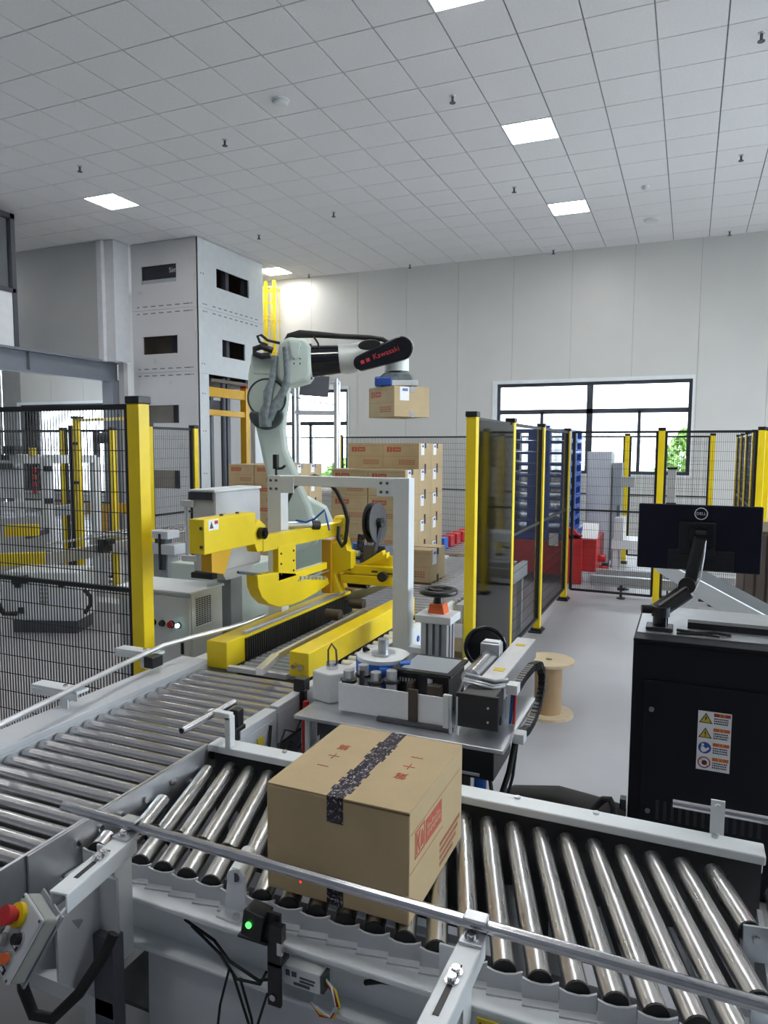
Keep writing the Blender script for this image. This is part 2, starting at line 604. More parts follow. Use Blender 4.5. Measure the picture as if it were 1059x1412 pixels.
WIN1 = (-3.76, 0.03, 1.22, 3.12)
WIN2 = (-9.1, -7.06, 0.9, 3.12)
WIN3 = (-17.4, -10.8, 0.45, 2.95)
panelled_wall('wall_back', 'x', YB, 0.25, XL, XR, 0, H + 0.02, 1.155, -3.4, [WIN1, WIN2, WIN3])
WR = [(3.0, 7.5, 0.9, 4.3), (8.2, 13.8, 0.9, 4.3)]
panelled_wall('wall_right', 'y', XR, 0.25, YF, YB, 0, H + 0.02, 1.155, 0, WR)
WL = [(4.0, 12.5, 1.0, 3.2)]
panelled_wall('wall_left', 'y', XL, -0.25, YF, YB, 0, H + 0.02, 1.155, 0, WL)
WF = []
panelled_wall('wall_front_shade', 'x', YF, -0.25, XL, XR, 0, H + 0.02, 1.155, 0, WF, 'steelgrey')  # unseen wall, set close and dark to keep light off near front faces
for i, (lo, hi, zl, zh) in enumerate(WR):
    portal('sky_portal', (XR + 0.27, (lo + hi) / 2, (zl + zh) / 2), (0, PI / 2, 0), zh - zl, hi - lo)
for lo, hi, zl, zh in (WIN1, WIN2, WIN3):
    portal('sky_portal', ((lo + hi) / 2, YB + 0.27, (zl + zh) / 2), (-PI / 2, 0, 0), hi - lo, zh - zl)
for lo, hi, zl, zh in WF:
    portal('sky_portal', ((lo + hi) / 2, YF - 0.27, (zl + zh) / 2), (PI / 2, 0, 0), hi - lo, zh - zl)
for lo, hi, zl, zh in WL:
    portal('sky_portal', (XL - 0.27, (lo + hi) / 2, (zl + zh) / 2), (0, -PI / 2, 0), zh - zl, hi - lo)


def window(name, lo, hi, zl, zh, axis='x', at=YB, s=1, transom=None, mull=(), low=()):
    def bx(mb, a0, a1, z0, z1, d0=0.05, d1=0.12):
        t0, t1 = at + s * d0, at + s * d1
        t0, t1 = min(t0, t1), max(t0, t1)
        if axis == 'x':
            mb.box(a0, a1, t0, t1, z0, z1)
        else:
            mb.box(t0, t1, a0, a1, z0, z1)
        return mb
    w = bpy.data.objects.new(name, None)
    COL.objects.link(w)
    w['kind'] = 'structure'
    WM[w.name] = Matrix.Identity(4)
    f = 0.065
    mb = MB()
    bx(mb, lo, hi, zl, zl + f); bx(mb, lo, hi, zh - f, zh); bx(mb, lo, lo + f, zl + f, zh - f); bx(mb, hi - f, hi, zl + f, zh - f)
    mb.build('frame', 'winframe', w)
    zt = transom if transom else zh - f
    if transom:
        bx(MB(), lo + f, hi - f, transom - 0.045, transom + 0.045).build('transom', 'winframe', w)
    xs = [lo + f] + list(mull) + [hi - f]
    for m_ in mull:
        bx(MB(), m_ - 0.06, m_ + 0.06, zl + f, zh - f).build('mullion', 'winframe', w)
    for m_ in low:
        bx(MB(), m_ - 0.03, m_ + 0.03, zl + f, zt).build('glazing_bar', 'winframe', w)
    for a, b in zip(xs, xs[1:]):
        if transom:
            bx(MB(), a, b, transom, zh - f, 0.08, 0.086).build('pane', 'glass', w)
        cuts = [a] + [q for q in low if a < q < b] + [b]
        for c, d in zip(cuts, cuts[1:]):
            bx(MB(), c, d, zl + f, zt, 0.08, 0.086).build('pane', 'glass', w)
    r = MB()
    for a0, a1, z0, z1 in ((lo - 0.09, lo, zl - 0.05, zh + 0.07), (hi, hi + 0.04, zl - 0.05, zh + 0.07), (lo, hi, zh, zh + 0.07), (lo, hi, zl - 0.05, zl)):
        bx(r, a0, a1, z0, z1, -0.012, 0.12)
    r.build('reveal', 'white', w)
    return w
window('window_1', -3.70, 0.0, 1.26, 3.06, transom=2.49, mull=(-1.85,), low=(-2.78, -0.92))
window('window_2', -9.02, -7.11, 0.95, 3.06, transom=2.3, mull=(), low=(-8.1,))
window('window_3', -17.32, -10.88, 0.50, 2.89, mull=(-14.1,))
for i, (lo, hi, zl, zh) in enumerate(WR):
    window('window_%d' % (i + 4), lo + 0.08, hi - 0.08, zl + 0.06, zh - 0.08, 'y', XR, 1, mull=((lo + hi) / 2,))
window('window_7', WL[0][0] + 0.08, WL[0][1] - 0.08, 1.06, 3.12, 'y', XL, -1, mull=(6.9, 9.7))
for i, (lo, hi, zl, zh) in enumerate(WF):
    window('window_%d' % (i + 8), lo + 0.08, hi - 0.08, zl + 0.06, zh - 0.08, 'x', YF, -1, mull=((lo + hi) / 2,))

# outside: a pale building and bushes behind the glass
ob = thing('building', 'pale building standing outside beyond the wide back window', 'building', (-3, 34, -0.3))
MB().box(-16, 8, 34, 42, -0.3, 7).build('wall', 'white', ob)
for k in range(9):
    MB().box(-14 + k * 2.4, -12.8 + k * 2.4, 33.94, 34.02, 2.2, 3.6).build('window', 'lightgrey', ob)
def bush(x, y, r, h, label):
    mb = MB()
    rnd = random.Random(int(x * 100))
    for k in range(1500):
        u, v = rnd.random() * 2 * PI, rnd.random()
        rr = r * (0.5 + 0.5 * rnd.random()) * math.sin(PI * (0.15 + 0.8 * v)) 
        p = Vector((x + rr * math.cos(u), y + rr * math.sin(u), -0.3 + h * v))
        a = Vector((rnd.uniform(-1, 1), rnd.uniform(-1, 1), rnd.uniform(-1, 1))).normalized() * 0.09
        b = a.orthogonal().normalized() * 0.05
        mb.add([p - a, p + b, p + a, p - b], [(0, 1, 2, 3)])
    t = thing('bush', label, 'bush', (x, y, -0.3))
    mb.build('foliage', 'leaf', t, kind='stuff')
    MB().cyl((x, y, -0.3), (x, y, h * 0.6), 0.05, 8).build('stem', 'brown', t)
bush(-0.1, 18.2, 0.75, 2.5, 'green bush outside the right end of the wide window')
bush(-9.6, 19.5, 1.0, 1.7, 'green bush outside the window behind the robot')

# upper left: mezzanine edge, grey partition and pillar
MBT = 5.58
w = structure('wall_mezzanine', MB().box(-17.9, -10.36, 10.56, 10.7, 3.36, MBT), 'wallgrey')
structure('pillar_left', MB().box(-10.24, -10.02, 10.60, 10.98, 3.36, MBT).box(-10.36, -10.24, 10.52, 10.66, 3.36, MBT), 'lightgrey')
bm_ = structure('beam_mezzanine', MB().box(-10.48, -10.28, 2.0, 10.98, 3.34, 3.38).box(-10.42, -10.36, 2.0, 10.98, 3.03, 3.34).box(-10.48, -10.28, 2.0, 10.98, 2.99, 3.03), 'steelgrey')
mb = MB()
for y in (5.0, 7.0, 8.9):
    mb.box(-10.36, -10.29, y, y + 0.012, 3.03, 3.34)
mb.build('stiffener', 'steelgrey', bm_)
structure('floor_mezzanine', MB().box(-17.9, -10.48, 2.0, 10.55, 3.28, 3.36), 'lightgrey')
structure('column_mezzanine', MB().box(-10.52, -10.26, 10.74, 10.95, 0, 2.99), 'steelgrey')
structure('trim_column', MB().box(-10.25, -10.12, 10.90, 11.0, 0, 3.42), 'towerpaint')
gr = structure('wall_mezzanine_room', MB().box(-10.34, -10.28, 2.0, 8.62, 3.38, 4.24), 'lightgrey')
MB().box(-10.36, -10.26, 2.0, 8.66, 4.24, 4.31).build('sill', 'winframe', gr)
MB().box(-10.36, -10.26, 8.60, 8.68, 3.38, 5.50).build('corner_post', 'winframe', gr)
MB().box(-10.36, -10.26, 2.0, 8.68, 5.42, 5.50).build('head_rail', 'winframe', gr)
MB().box(-10.36, -10.26, 5.4, 5.46, 4.31, 5.42).build('glazing_bar', 'winframe', gr)
MB().box(-10.313, -10.307, 2.0, 5.4, 4.31, 5.42).build('pane', 'glass', gr)
MB().box(-10.313, -10.307, 5.46, 8.6, 4.31, 5.42).build('pane', 'glass', gr)
MB().box(-17.0, -10.34, 8.62, 8.66, 3.38, 5.5).build('side_panel', 'lightgrey', gr)

# ================================================================== LIFT TOWER
lt = thing('lift_tower', 'tall pale grey panelled lift tower reaching the ceiling on the left', 'lift', (-9.2, 12.1, 0))
TX0, TX1, TY0, TY1 = -9.985, -8.43, 11.02, 13.2
TT = 5.58
def holed(mb, axis, at0, at1, a0, a1, z0, z1, holes):
    cuts = sorted(set([a0, a1] + [c for h in holes for c in h[:2]]))
    for c0, c1 in zip(cuts, cuts[1:]):
        mid = (c0 + c1) / 2
        z = z0
        for h in sorted([h for h in holes if h[0] < mid < h[1]], key=lambda h: h[2]):
            if h[2] > z:
                mb.box(*((c0, c1, at0, at1) if axis == 'x' else (at0, at1, c0, c1)), z, h[2])
            z = h[3]
        if z < z1:
            mb.box(*((c0, c1, at0, at1) if axis == 'x' else (at0, at1, c0, c1)), z, z1)
    return mb
for z0, z1, hs in ((4.335, TT, [(-9.75, -8.92, 4.82, 5.15)]), (3.165, 4.33, [(-9.74, -8.92, 3.505, 3.84)]), (1.95, 3.16, [(-9.66, -8.92, 2.20, 2.54)]), (0, 1.945, [(-9.66, -8.92, 0.95, 1.30)])):
    holed(MB(), 'x', TY0, TY0 + 0.03, TX0, TX1, z0, z1, hs).build('front_panel', 'towerpaint', lt)
for z0, z1, hs in ((4.335, TT, [(11.58, 12.675, 4.78, 5.137)]), (3.125, 4.33, [(11.74, 12.518, 3.5, 3.83)])):
    holed(MB(), 'y', TX1 - 0.03, TX1 + 0.003, TY0, TY1, z0, z1, hs).build('side_panel', 'white', lt)  # paler than the front: light from the right put into the colour
MB().box(TX1 - 0.03, TX1 + 0.003, TY0, 11.30, 0, 3.12).build('corner_panel', 'white', lt)  # same painted-in light as the side panels
MB().box(TX1 - 0.10, TX1 + 0.003, 12.85, TY1, 0, 3.12).build('corner_panel', 'lightgrey', lt)
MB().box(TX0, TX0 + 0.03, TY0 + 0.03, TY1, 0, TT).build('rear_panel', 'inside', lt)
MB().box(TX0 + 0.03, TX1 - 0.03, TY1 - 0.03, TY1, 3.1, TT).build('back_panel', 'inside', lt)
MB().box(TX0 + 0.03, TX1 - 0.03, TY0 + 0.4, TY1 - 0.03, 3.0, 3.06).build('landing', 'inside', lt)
for x, y in ((-9.35, 11.5), (-9.0, 11.5), (-8.6, 12.1), (-8.6, 12.75), (-9.6, 12.9)):
    MB().box(x - 0.05, x + 0.05, y - 0.05, y + 0.05, 0, TT).build('guide_post', 'darkgrey', lt)
bd = MB()
for z in (4.40, 4.27, 3.23, 3.10):
    for k in range(6):
        x = -9.72 + k * 0.19
        bd.box(x, x + 0.11, TY0 - 0.003, TY0 + 0.001, z - 0.008, z + 0.008)
    for x in (-9.86, -9.83, -8.66, -8.62, -8.58):
        bd.box(x, x + 0.018, TY0 - 0.003, TY0 + 0.001, z - 0.012, z + 0.012)
for z in (4.40, 4.27):
    for k in range(9):
        y = 11.45 + k * 0.18
        bd.box(TX1 + 0.001, TX1 + 0.005, y, y + 0.09, z - 0.008, z + 0.008)
    for y in (11.15, 11.2, 11.25):
        bd.box(TX1 + 0.001, TX1 + 0.005, y, y + 0.02, z - 0.012, z + 0.012)
for z in (1.25, 2.05, 2.75, 3.3, 4.95):
    for y in (11.10, 11.17):
        bd.box(TX1 + 0.001, TX1 + 0.005, y, y + 0.02, z - 0.012, z + 0.012)
bd.build('bolt_slots', 'darkgrey', lt, kind='stuff')
sg = MB().box(-9.75, -8.92, TY0 + 0.035, TY0 + 0.05, 4.90, 5.16).build('sign_board', 'black', lt)
lettering('lettering', 'Sim', 0.13, 'lightgrey', sg, (-9.02, TY0 + 0.033, 5.04), (1, 0, 0), (0, 0, 1))
MB().box(-9.75, -8.92, TY0 + 0.035, TY0 + 0.05, 4.82, 4.90).build('sign_strip', 'grey', lt)
# carriage seen through the side opening
cg = MB().box(-8.62, -8.50, 11.3, 12.72, 2.72, 2.90).box(-8.62, -8.50, 11.3, 12.72, 2.36, 2.47).box(-8.62, -8.48, 12.60, 12.74, 1.35, 2.95).build('carriage', 'yellowdk', lt)
MB().box(-8.62, -8.48, 12.60, 12.74, 2.96, 3.05).build('buffer', 'red', cg)
MB().box(-8.64, -8.6, 11.4, 11.95, 2.48, 2.66).build('motor_box', 'darkgrey', cg)
ch = MB()
for k in range(60):
    ch.box(-8.60, -8.53, 11.38, 11.5, 0.35 + k * 0.033, 0.35 + k * 0.033 + 0.02)
ch.box(-8.62, -8.60, 11.36, 11.52, 0.3, 2.35)
ch.build('lift_chain', 'plastic', lt, kind='stuff')
MB().cyl((-8.56, 11.92, 0), (-8.56, 11.92, 3.1), 0.05, 12).build('guide_rod', 'darkgrey', lt)
# yellow cage ladder behind it
ld = thing('ladder', 'yellow caged wall ladder beside the lift tower', 'ladder', (-8.9, 14.3, 0))
for x in (-9.0, -8.78):
    MB().box(x - 0.03, x + 0.03, 14.2, 14.24, 0, 5.5).build('rail', 'yellow', ld)
rg = MB()
for k in range(19):
    rg.cyl((-8.98, 14.22, 0.25 + 0.28 * k), (-8.8, 14.22, 0.25 + 0.28 * k), 0.014, 8)
rg.build('rung', 'yellow', ld, kind='stuff')
cgm = MB()
for z in (3.2, 3.9, 4.6, 5.3):
    cgm.ring((-8.89, 14.18, z), 0.24, 0.012, (0, 0, 1), 20, 6)
for a in (0, 0.7, -0.7, 2.4, -2.4):
    cgm.beam((-8.89 + 0.24 * math.sin(a + PI), 14.18 + 0.24 * math.cos(a + PI), 3.2), (-8.89 + 0.24 * math.sin(a + PI), 14.18 + 0.24 * math.cos(a + PI), 5.3), 0.02, 0.01, (1, 0, 0))
cgm.build('cage', 'yellow', ld)

# ================================================================== NEAR CONVEYOR WITH SKEWED ROLLERS
nc = thing('roller_conveyor', 'near conveyor of skewed bright steel rollers under the large carton', 'conveyor', (-0.6, 1.65, 0))
MB().box(-1.474, 0.215, 1.935, 2.005, 0.715, 0.74).box(-1.474, 0.215, 1.995, 2.005, 0.66, 0.715).build('far_beam', 'white', nc, 0.004)
MB().box(-1.474, 0.21, 1.975, 1.99, 0.30, 0.714).build('shade_panel', 'dimgrey', nc)  # added dark sheet standing in for the shade below the far beam
fb = MB()
for x in (-1.2, -0.62, -0.42, -0.2, 0.1):
    fb.cyl((x, 1.985, 0.74), (x, 1.985, 0.746), 0.009, 8)
fb.build('beam_bolts', 'zinc', nc, kind='stuff')
MB().box(-1.455, 0.6, 1.300, 1.385, 0.625, 0.64).box(-1.465, 0.6, 1.360, 1.375, 0.5, 0.625).box(-1.465, 0.6, 1.308, 1.375, 0.50, 0.512).build('near_beam', 'white', nc, 0.004)
MB().prism([(1.322, 0.498), (1.318, 0.3), (1.30, 0.06), (1.31, 0.06), (1.33, 0.3), (1.335, 0.498)], -1.2, 0.6, 'x').build('cover_sheet', 'lightgrey', nc, 0.003)
lp = MB().box(-1.463, -1.457, 1.20, 1.90, 0.57, 0.745).build('side_plate', 'zinc', nc)
b0 = MB().cyl((-1.457, 1.349, 0.70), (-1.449, 1.349, 0.70), 0.011, 6).build('bolt', 'steel', lp)
for y, z in ((1.43, 0.70), (1.507, 0.70), (1.611, 0.70), (1.731, 0.70), (1.82, 0.66), (1.30, 0.62)):
    clone(b0, lp).location = (0, y - 1.349, z - 0.70)
MB().box(0.200, 0.212, 1.375, 1.935, 0.46, 0.60).build('end_plate', 'lightgrey', nc)
MB().box(-1.45, 0.2, 1.62, 1.66, 0.36, 0.42).build('cross_bar', 'lightgrey', nc)
MB().box(-1.44, 0.19, 1.40, 1.96, 0.24, 0.25).build('shade_pan', 'dimgrey', nc)  # shade between the skewed rollers painted as a dark sheet
for x in (-0.44, -0.20, 0.02):
    MB().beam((x, 1.93, 0.50), (x + 0.17, 1.40, 0.50), 0.05, 0.006).build('pale_floor_strip', 'grey', nc)  # added strips standing in for pale floor seen between the rollers
for x, y in ((-1.40, 1.342), (-0.30, 1.342), (-1.40, 1.99), (-0.30, 1.99), (0.19, 1.99)):
    MB().box(x - 0.02, x + 0.02, y - 0.018, y + 0.018, 0.02, 0.50).box(x - 0.05, x + 0.05, y - 0.045, y + 0.045, 0, 0.02).build('leg', 'lightgrey', nc)
SK = 0.33
ang = math.atan(SK)
RZ, RR = 0.675, 0.0245
L0 = (1.928 - 1.378) * math.sqrt(1 + SK * SK)
def roller_mesh(L, r=RR, n=20):
    return MB().cyl((0, -L / 2, 0), (0, L / 2, 0), r, n).mesh('roller')
full = roller_mesh(L0)
full.materials.append(M['roller'])
cap_me = MB().cyl((0, -0.006, 0), (0, 0, 0), RR * 1.02, 16).mesh('end_cap')
cap_me.materials.append(M['rubber'])
sad_me = MB().prism([(-0.036, 0), (0.036, 0), (0.036, 0.046), (0.02, 0.039), (0, 0.036), (-0.02, 0.039), (-0.036, 0.046)], -0.003, 0.003).box(-0.036, 0.036, -0.022, 0.003, 0, 0.004).mesh('saddle_bracket')
sad_me.materials.append(M['lightgrey'])
lbr_me = MB().box(-0.027, 0.027, -0.003, 0.003, -0.05, 0.028).box(-0.027, 0.027, -0.003, 0.04, -0.054, -0.05).cyl((0, -0.012, 0), (0, -0.003, 0), 0.009, 6).mesh('end_bracket')
lbr_me.materials.append(M['zinc'])
for k in range(-15, 10):
    xf = -0.493 + 0.0735 * k
    ya, yb = 1.928, 1.378
    X = lambda y: xf + (1.928 - y) * SK
    if X(yb) < -1.427:
        continue
    if X(ya) < -1.432:
        ya = 1.928 - (-1.432 - xf) / SK
    clipped = False
    if X(yb) > 0.165:
        yb = 1.928 - (0.165 - xf) / SK
        clipped = True
    if ya - yb < 0.04:
        continue
    L = (ya - yb) * math.sqrt(1 + SK * SK)
    if abs(L - L0) < 1e-4:
        me = full
    else:
        me = roller_mesh(L)
        me.materials.append(M['roller'])
    o = bpy.data.objects.new('roller', me)
    COL.objects.link(o)
    WM[o.name] = Matrix.Translation(((X(ya) + X(yb)) / 2, (ya + yb) / 2, RZ)) @ Matrix.Rotation(ang, 4, 'Z')
    o.parent = nc
    o.matrix_local = WM[nc.name].inverted() @ WM[o.name]
    c = bpy.data.objects.new('end_cap', cap_me)
    COL.objects.link(c)
    c.parent = o
    c.location = (0, -L / 2, 0)
    s_ = bpy.data.objects.new('end_bracket' if clipped else 'saddle_bracket', lbr_me if clipped else sad_me)
    COL.objects.link(s_)
    s_.parent = nc
    if clipped:
        p = Matrix.Translation((X(yb) + 0.012, yb - 0.022, RZ)) @ Matrix.Rotation(ang * 0.6, 4, 'Z')
    else:
        p = Matrix.Translation((X(yb) + 0.004, yb - 0.012, 0.64)) @ Matrix.Rotation(ang * 0.6, 4, 'Z')
    s_.matrix_local = WM[nc.name].inverted() @ p
dr = MB()
for x in (-1.33, -1.25, -1.17, -1.09):
    dr.ring((x, 1.50, RZ), 0.027, 0.005, (-SK, 1, 0), 14, 5)
dr.tube([(-1.42, 1.42, 0.69), (-1.3, 1.48, 0.70), (-1.2, 1.47, 0.69), (-1.05, 1.50, 0.70)], 0.004, 6)
dr.build('drive_belt', 'rubber', nc)
# guide tube with clamps and slotted arms
gt = MB().tube([(-1.435, 1.292, 0.835), (-0.9, 1.283, 0.835), (-0.35, 1.272, 0.835), (0.30, 1.262, 0.835)], 0.0125, 14).build('guide_tube', 'steel', nc)
def guide_arm(x, y0, y1, lean):
    """slotted arm, clamp and post carrying the guide tube"""
    a = MB()
    a.beam((x - lean, y0, 0.816), (x, y1, 0.816), 0.046, 0.006).beam((x + 0.021 - lean, y0, 0.797), (x + 0.021, y1, 0.797), 0.005, 0.04).beam((x - 0.021 - lean, y0, 0.80), (x - 0.021, y1, 0.80), 0.005, 0.03)
    arm = a.build('guide_arm', 'white', nc, 0.002)
    t = (Vector((x, y1, 0)) - Vector((x - lean, y0, 0)))
    f = lambda q: (x - lean + t.x * q, y0 + t.y * q, 0.8195)
    MB().beam(f(0.22), f(0.68), 0.011, 0.0012).build('slot', 'black', arm)
    bo = MB()
    for q in (0.52, 0.60):
        c = f(q)
        bo.cyl(c, (c[0], c[1], c[2] + 0.012), 0.009, 6).cyl(c, (c[0], c[1], c[2] + 0.003), 0.013, 12)
    bo.build('slot_bolt', 'steel', arm)
    c = MB().cbox((x + 0.002, y1 - 0.012, 0.822), (0.046, 0.05, 0.007)).cbox((x + 0.002, y1 + 0.014, 0.836), (0.046, 0.008, 0.034)).cbox((x + 0.002, y1 + 0.005, 0.8525), (0.046, 0.03, 0.006))
    cl = c.build('clamp', 'zinc', arm, 0.002)
    MB().cyl((x, y1 - 0.018, 0.825), (x, y1 - 0.018, 0.835), 0.010, 6).cyl((x, y1 - 0.018, 0.8255), (x, y1 - 0.018, 0.828), 0.014, 12).build('clamp_bolt', 'steel', arm)
    MB().box(x - 0.062, x - 0.012, 1.236, 1.242, 0.50, 0.80).box(x - 0.017, x - 0.012, 1.236, 1.299, 0.50, 0.80).build('arm_post', 'white', nc, 0.002)
guide_arm(-1.21, 1.040, 1.28, -0.03)
guide_arm(-0.345, 0.985, 1.262, 0.005)
# small bracket with a tube stub beside the carton
bt = MB().prism([(-0.99, 0.64), (-0.925, 0.64), (-0.932, 0.735), (-0.945, 0.752), (-0.965, 0.752), (-0.978, 0.735)], 1.352, 1.36)
bt.box(-0.99, -0.925, 1.318, 1.36, 0.64, 0.645)
br = bt.build('stop_bracket', 'white', nc, 0.002)
MB().cyl((-0.956, 1.35, 0.73), (-0.985, 1.45, 0.73), 0.020, 16).build('stop_tube', 'white', br)
MB().cyl((-0.956, 1.3495, 0.73), (-0.956, 1.3515, 0.73), 0.012, 12).build('bore', 'darkgrey', br)
MB().cyl((-0.94, 1.33, 0.645), (-0.94, 1.33, 0.654), 0.008, 6).build('bolt', 'steel', br)
# far rail on the right
fr_ = MB().tube([(-0.005, 2.02, 0.795), (0.6, 2.02, 0.795)], 0.011, 12).build('far_guide_tube', 'rollerdull', nc)
MB().box(0.088, 0.122, 2.006, 2.012, 0.70, 0.83).cyl((0.105, 1.998, 0.815), (0.105, 2.006, 0.815), 0.008, 6).cyl((0.105, 1.998, 0.735), (0.105, 2.006, 0.735), 0.008, 6).build('rail_bracket', 'white', fr_)
MB().box(-0.345, -0.287, 1.292, 1.297, 0.585, 0.6245).build('number_plate', 'stickeryellow', nc)
lettering('lettering', '1044', 0.029, 'ink', nc, (-0.316, 1.2915, 0.606), (1, 0, 0), (0, 0, 1))
# tail of the next conveyor at the right edge
nx = thing('transfer_conveyor', 'end of the next conveyor at the right edge with a red lamp', 'conveyor', (0.4, 1.96, 0))
MB().box(0.23, 0.75, 1.92, 1.99, 0.66, 0.72).build('side_beam', 'lightgrey', nx, 0.003)
MB().box(0.3, 0.36, 1.93, 1.98, 0, 0.66).build('leg', 'lightgrey', nx)
MB().cyl((0.235, 1.90, 0.665), (0.235, 1.6, 0.665), 0.024, 16).build('roller', 'roller', nx)
MB().box(0.232, 0.258, 1.965, 1.99, 0.72, 0.765).build('sensor', 'plastic', nx)
MB().cyl((0.245, 1.965, 0.748), (0.245, 1.957, 0.748), 0.010, 10).build('lamp', 'redglow', nx)
MB().box(0.70, 0.75, 1.55, 1.6, 0, 0.66).box(0.70, 0.75, 1.55, 1.99, 0.60, 0.66).build('rear_leg', 'lightgrey', nx)

# sensor on the near beam, driver box and cables
ps = thing('photo_sensor', 'black sensor with a green light clamped to the near beam, red dot beside it', 'sensor', (-0.78, 1.3, 0.6))
MB().cbox((-0.79, 1.272, 0.735), (0.052, 0.045, 0.062), Matrix.Rotation(0.15, 4, 'Y')).build('body', 'plastic', ps, 0.004)
MB().cyl((-0.796, 1.249, 0.738), (-0.796, 1.245, 0.738), 0.007, 10).build('lamp', 'greenglow', ps)
MB().box(-0.835, -0.76, 1.262, 1.305, 0.690, 0.696).box(-0.762, -0.730, 1.268, 1.276, 0.55, 0.765).box(-0.762, -0.730, 1.268, 1.308, 0.642, 0.65).build('bracket', 'black', ps)
MB().box(-0.745, -0.715, 1.25, 1.268, 0.715, 0.75).build('clamp', 'plastic', ps)
MB().cyl((-0.746, 1.268, 0.575), (-0.746, 1.26, 0.575), 0.008, 6).build('bolt', 'steel', ps)
ps.location += Vector((-0.045, -0.012, -0.022))
MB().box(-0.732, -0.72, 1.258, 1.267, 0.68, 0.725).build('screw', 'steel', ps)
db = thing('driver_box', 'small white relay module with wires below the sensor', 'relay', (-0.74, 1.33, 0.58))
MB().box(-0.792, -0.70, 1.325, 1.358, 0.582, 0.628).build('case', 'cream', db, 0.003)
MB().box(-0.702, -0.692, 1.327, 1.356, 0.585, 0.625).build('terminal', 'motor', db)
pr = MB()
for a, b, c, d in ((-0.785, -0.775, 0.605, 0.618), (-0.77, -0.758, 0.606, 0.617), (-0.75, -0.712, 0.606, 0.610), (-0.75, -0.715, 0.598, 0.602), (-0.765, -0.725, 0.588, 0.594)):
    pr.box(a, b, 1.3235, 1.325, c, d)
pr.build('print', 'darkgrey', db, kind='stuff')
for col, dz, dx in (('red', 0.0, 0.0), ('yellow', 0.006, 0.006), ('paper', 0.012, -0.004)):
    MB().tube([(-0.694, 1.34, 0.60 + dz), (-0.668 + dx, 1.325, 0.60 + dz), (-0.655 + dx, 1.32, 0.575), (-0.67 + dx, 1.32, 0.545), (-0.70, 1.325, 0.535 + dz), (-0.73, 1.34, 0.545)], 0.0022, 6).build('wire', col, db)
MB().cyl((-0.66, 1.34, 0.56), (-0.655, 1.31, 0.575), 0.006, 8).build('plug', 'steel', db)
db.location += Vector((0.01, -0.045, -0.014))
cb = MB()
cb.tube([(-1.09, 1.33, 0.60), (-1.0, 1.325, 0.575), (-0.95, 1.315, 0.545), (-0.86, 1.30, 0.535), (-0.822, 1.285, 0.56)], 0.0035, 6)
cb.tube([(-1.07, 1.33, 0.59), (-0.98, 1.32, 0.55), (-0.92, 1.30, 0.52), (-0.85, 1.292, 0.535), (-0.826, 1.28, 0.58)], 0.0035, 6)
cb.tube([(-0.93, 1.30, 0.53), (-0.88, 1.285, 0.44), (-0.86, 1.28, 0.40), (-0.85, 1.283, 0.45), (-0.83, 1.29, 0.52)], 0.003, 6)
cb.tube([(-0.91, 1.30, 0.525), (-0.87, 1.285, 0.45), (-0.855, 1.28, 0.37), (-0.83, 1.275, 0.25), (-0.81, 1.28, 0.06)], 0.003, 6)
cb.tube([(-0.94, 1.30, 0.54), (-0.96, 1.29, 0.45), (-0.97, 1.28, 0.33), (-0.96, 1.27, 0.05)], 0.003, 6)
cb.tube([(-0.61, 1.34, 0.58), (-0.57, 1.335, 0.6), (-0.50, 1.34, 0.61), (-0.44, 1.345, 0.59)], 0.006, 6)
tag(cb.build('cable', 'rubber'), 'thin black sensor cables drooping in front of the near conveyor cover', 'cable')

# pendant control box with emergency stop, lower left
eb = thing('control_box', 'tilted grey pendant box with emergency stop button in the lower left corner', 'control box', (-1.33, 1.1, 0))
EM = Matrix.Translation((-1.325, 1.085, 0.648)) @ Matrix.Rotation(math.radians(-14), 4, 'Z') @ Matrix.Rotation(math.radians(-28), 4, 'X') @ Matrix.Rotation(math.radians(13), 4, 'Y') @ Matrix.Scale(0.82, 4)
q = MB(EM)
q.box(-0.062, 0.062, -0.03, 0.012, -0.09, 0.09)
eb1 = q.build('body', 'boxgreen', eb, 0.006)
MB(EM).box(-0.062, 0.062, -0.042, -0.031, -0.09, 0.09).build('lid', 'lightgrey', eb, 0.004)
MB(EM).cyl((-0.03, -0.042, 0.045), (-0.03, -0.055, 0.045), 0.032, 20).build('stop_collar', 'yellow', eb)
MB(EM).cyl((-0.03, -0.055, 0.045), (-0.03, -0.068, 0.045), 0.015, 16).cyl((-0.03, -0.068, 0.045), (-0.03, -0.09, 0.045), 0.024, 20, 0.026).build('stop_button', 'red', eb)
for x, z, m in ((0.022, 0.012, 'gloss'), (-0.03, -0.025, 'boxgreen'), (0.018, -0.045, 'orange')):
    kb = MB(EM).cyl((x, -0.042, z), (x, -0.05, z), 0.018, 16).build('button_ring', 'steel', eb)
    MB(EM).cyl((x, -0.05, z), (x, -0.064, z), 0.014, 16).build('button', m, kb)
MB(EM).box(-0.002, 0.03, -0.0445, -0.042, -0.018, -0.004).box(0.0, 0.032, -0.0445, -0.042, -0.082, -0.068).build('label_plate', 'ink', eb)
MB(EM).box(0.006, 0.022, -0.0455, -0.0445, -0.015, -0.007).box(0.008, 0.024, -0.0455, -0.0445, -0.079, -0.071).build('label_insert', 'paper', eb)
sc = MB(EM)
for x, z in ((-0.054, 0.082), (0.054, 0.082), (0.054, -0.082), (-0.054, -0.082)):
    sc.cyl((x, -0.042, z), (x, -0.044, z), 0.004, 8)
sc.build('lid_screws', 'darkgrey', eb, kind='stuff')
MB(EM).box(-0.066, 0.066, 0.012, 0.018, -0.10, 0.10).box(0.02, 0.05, 0.018, 0.10, -0.06, 0.08).build('mount_plate', 'grey', eb)
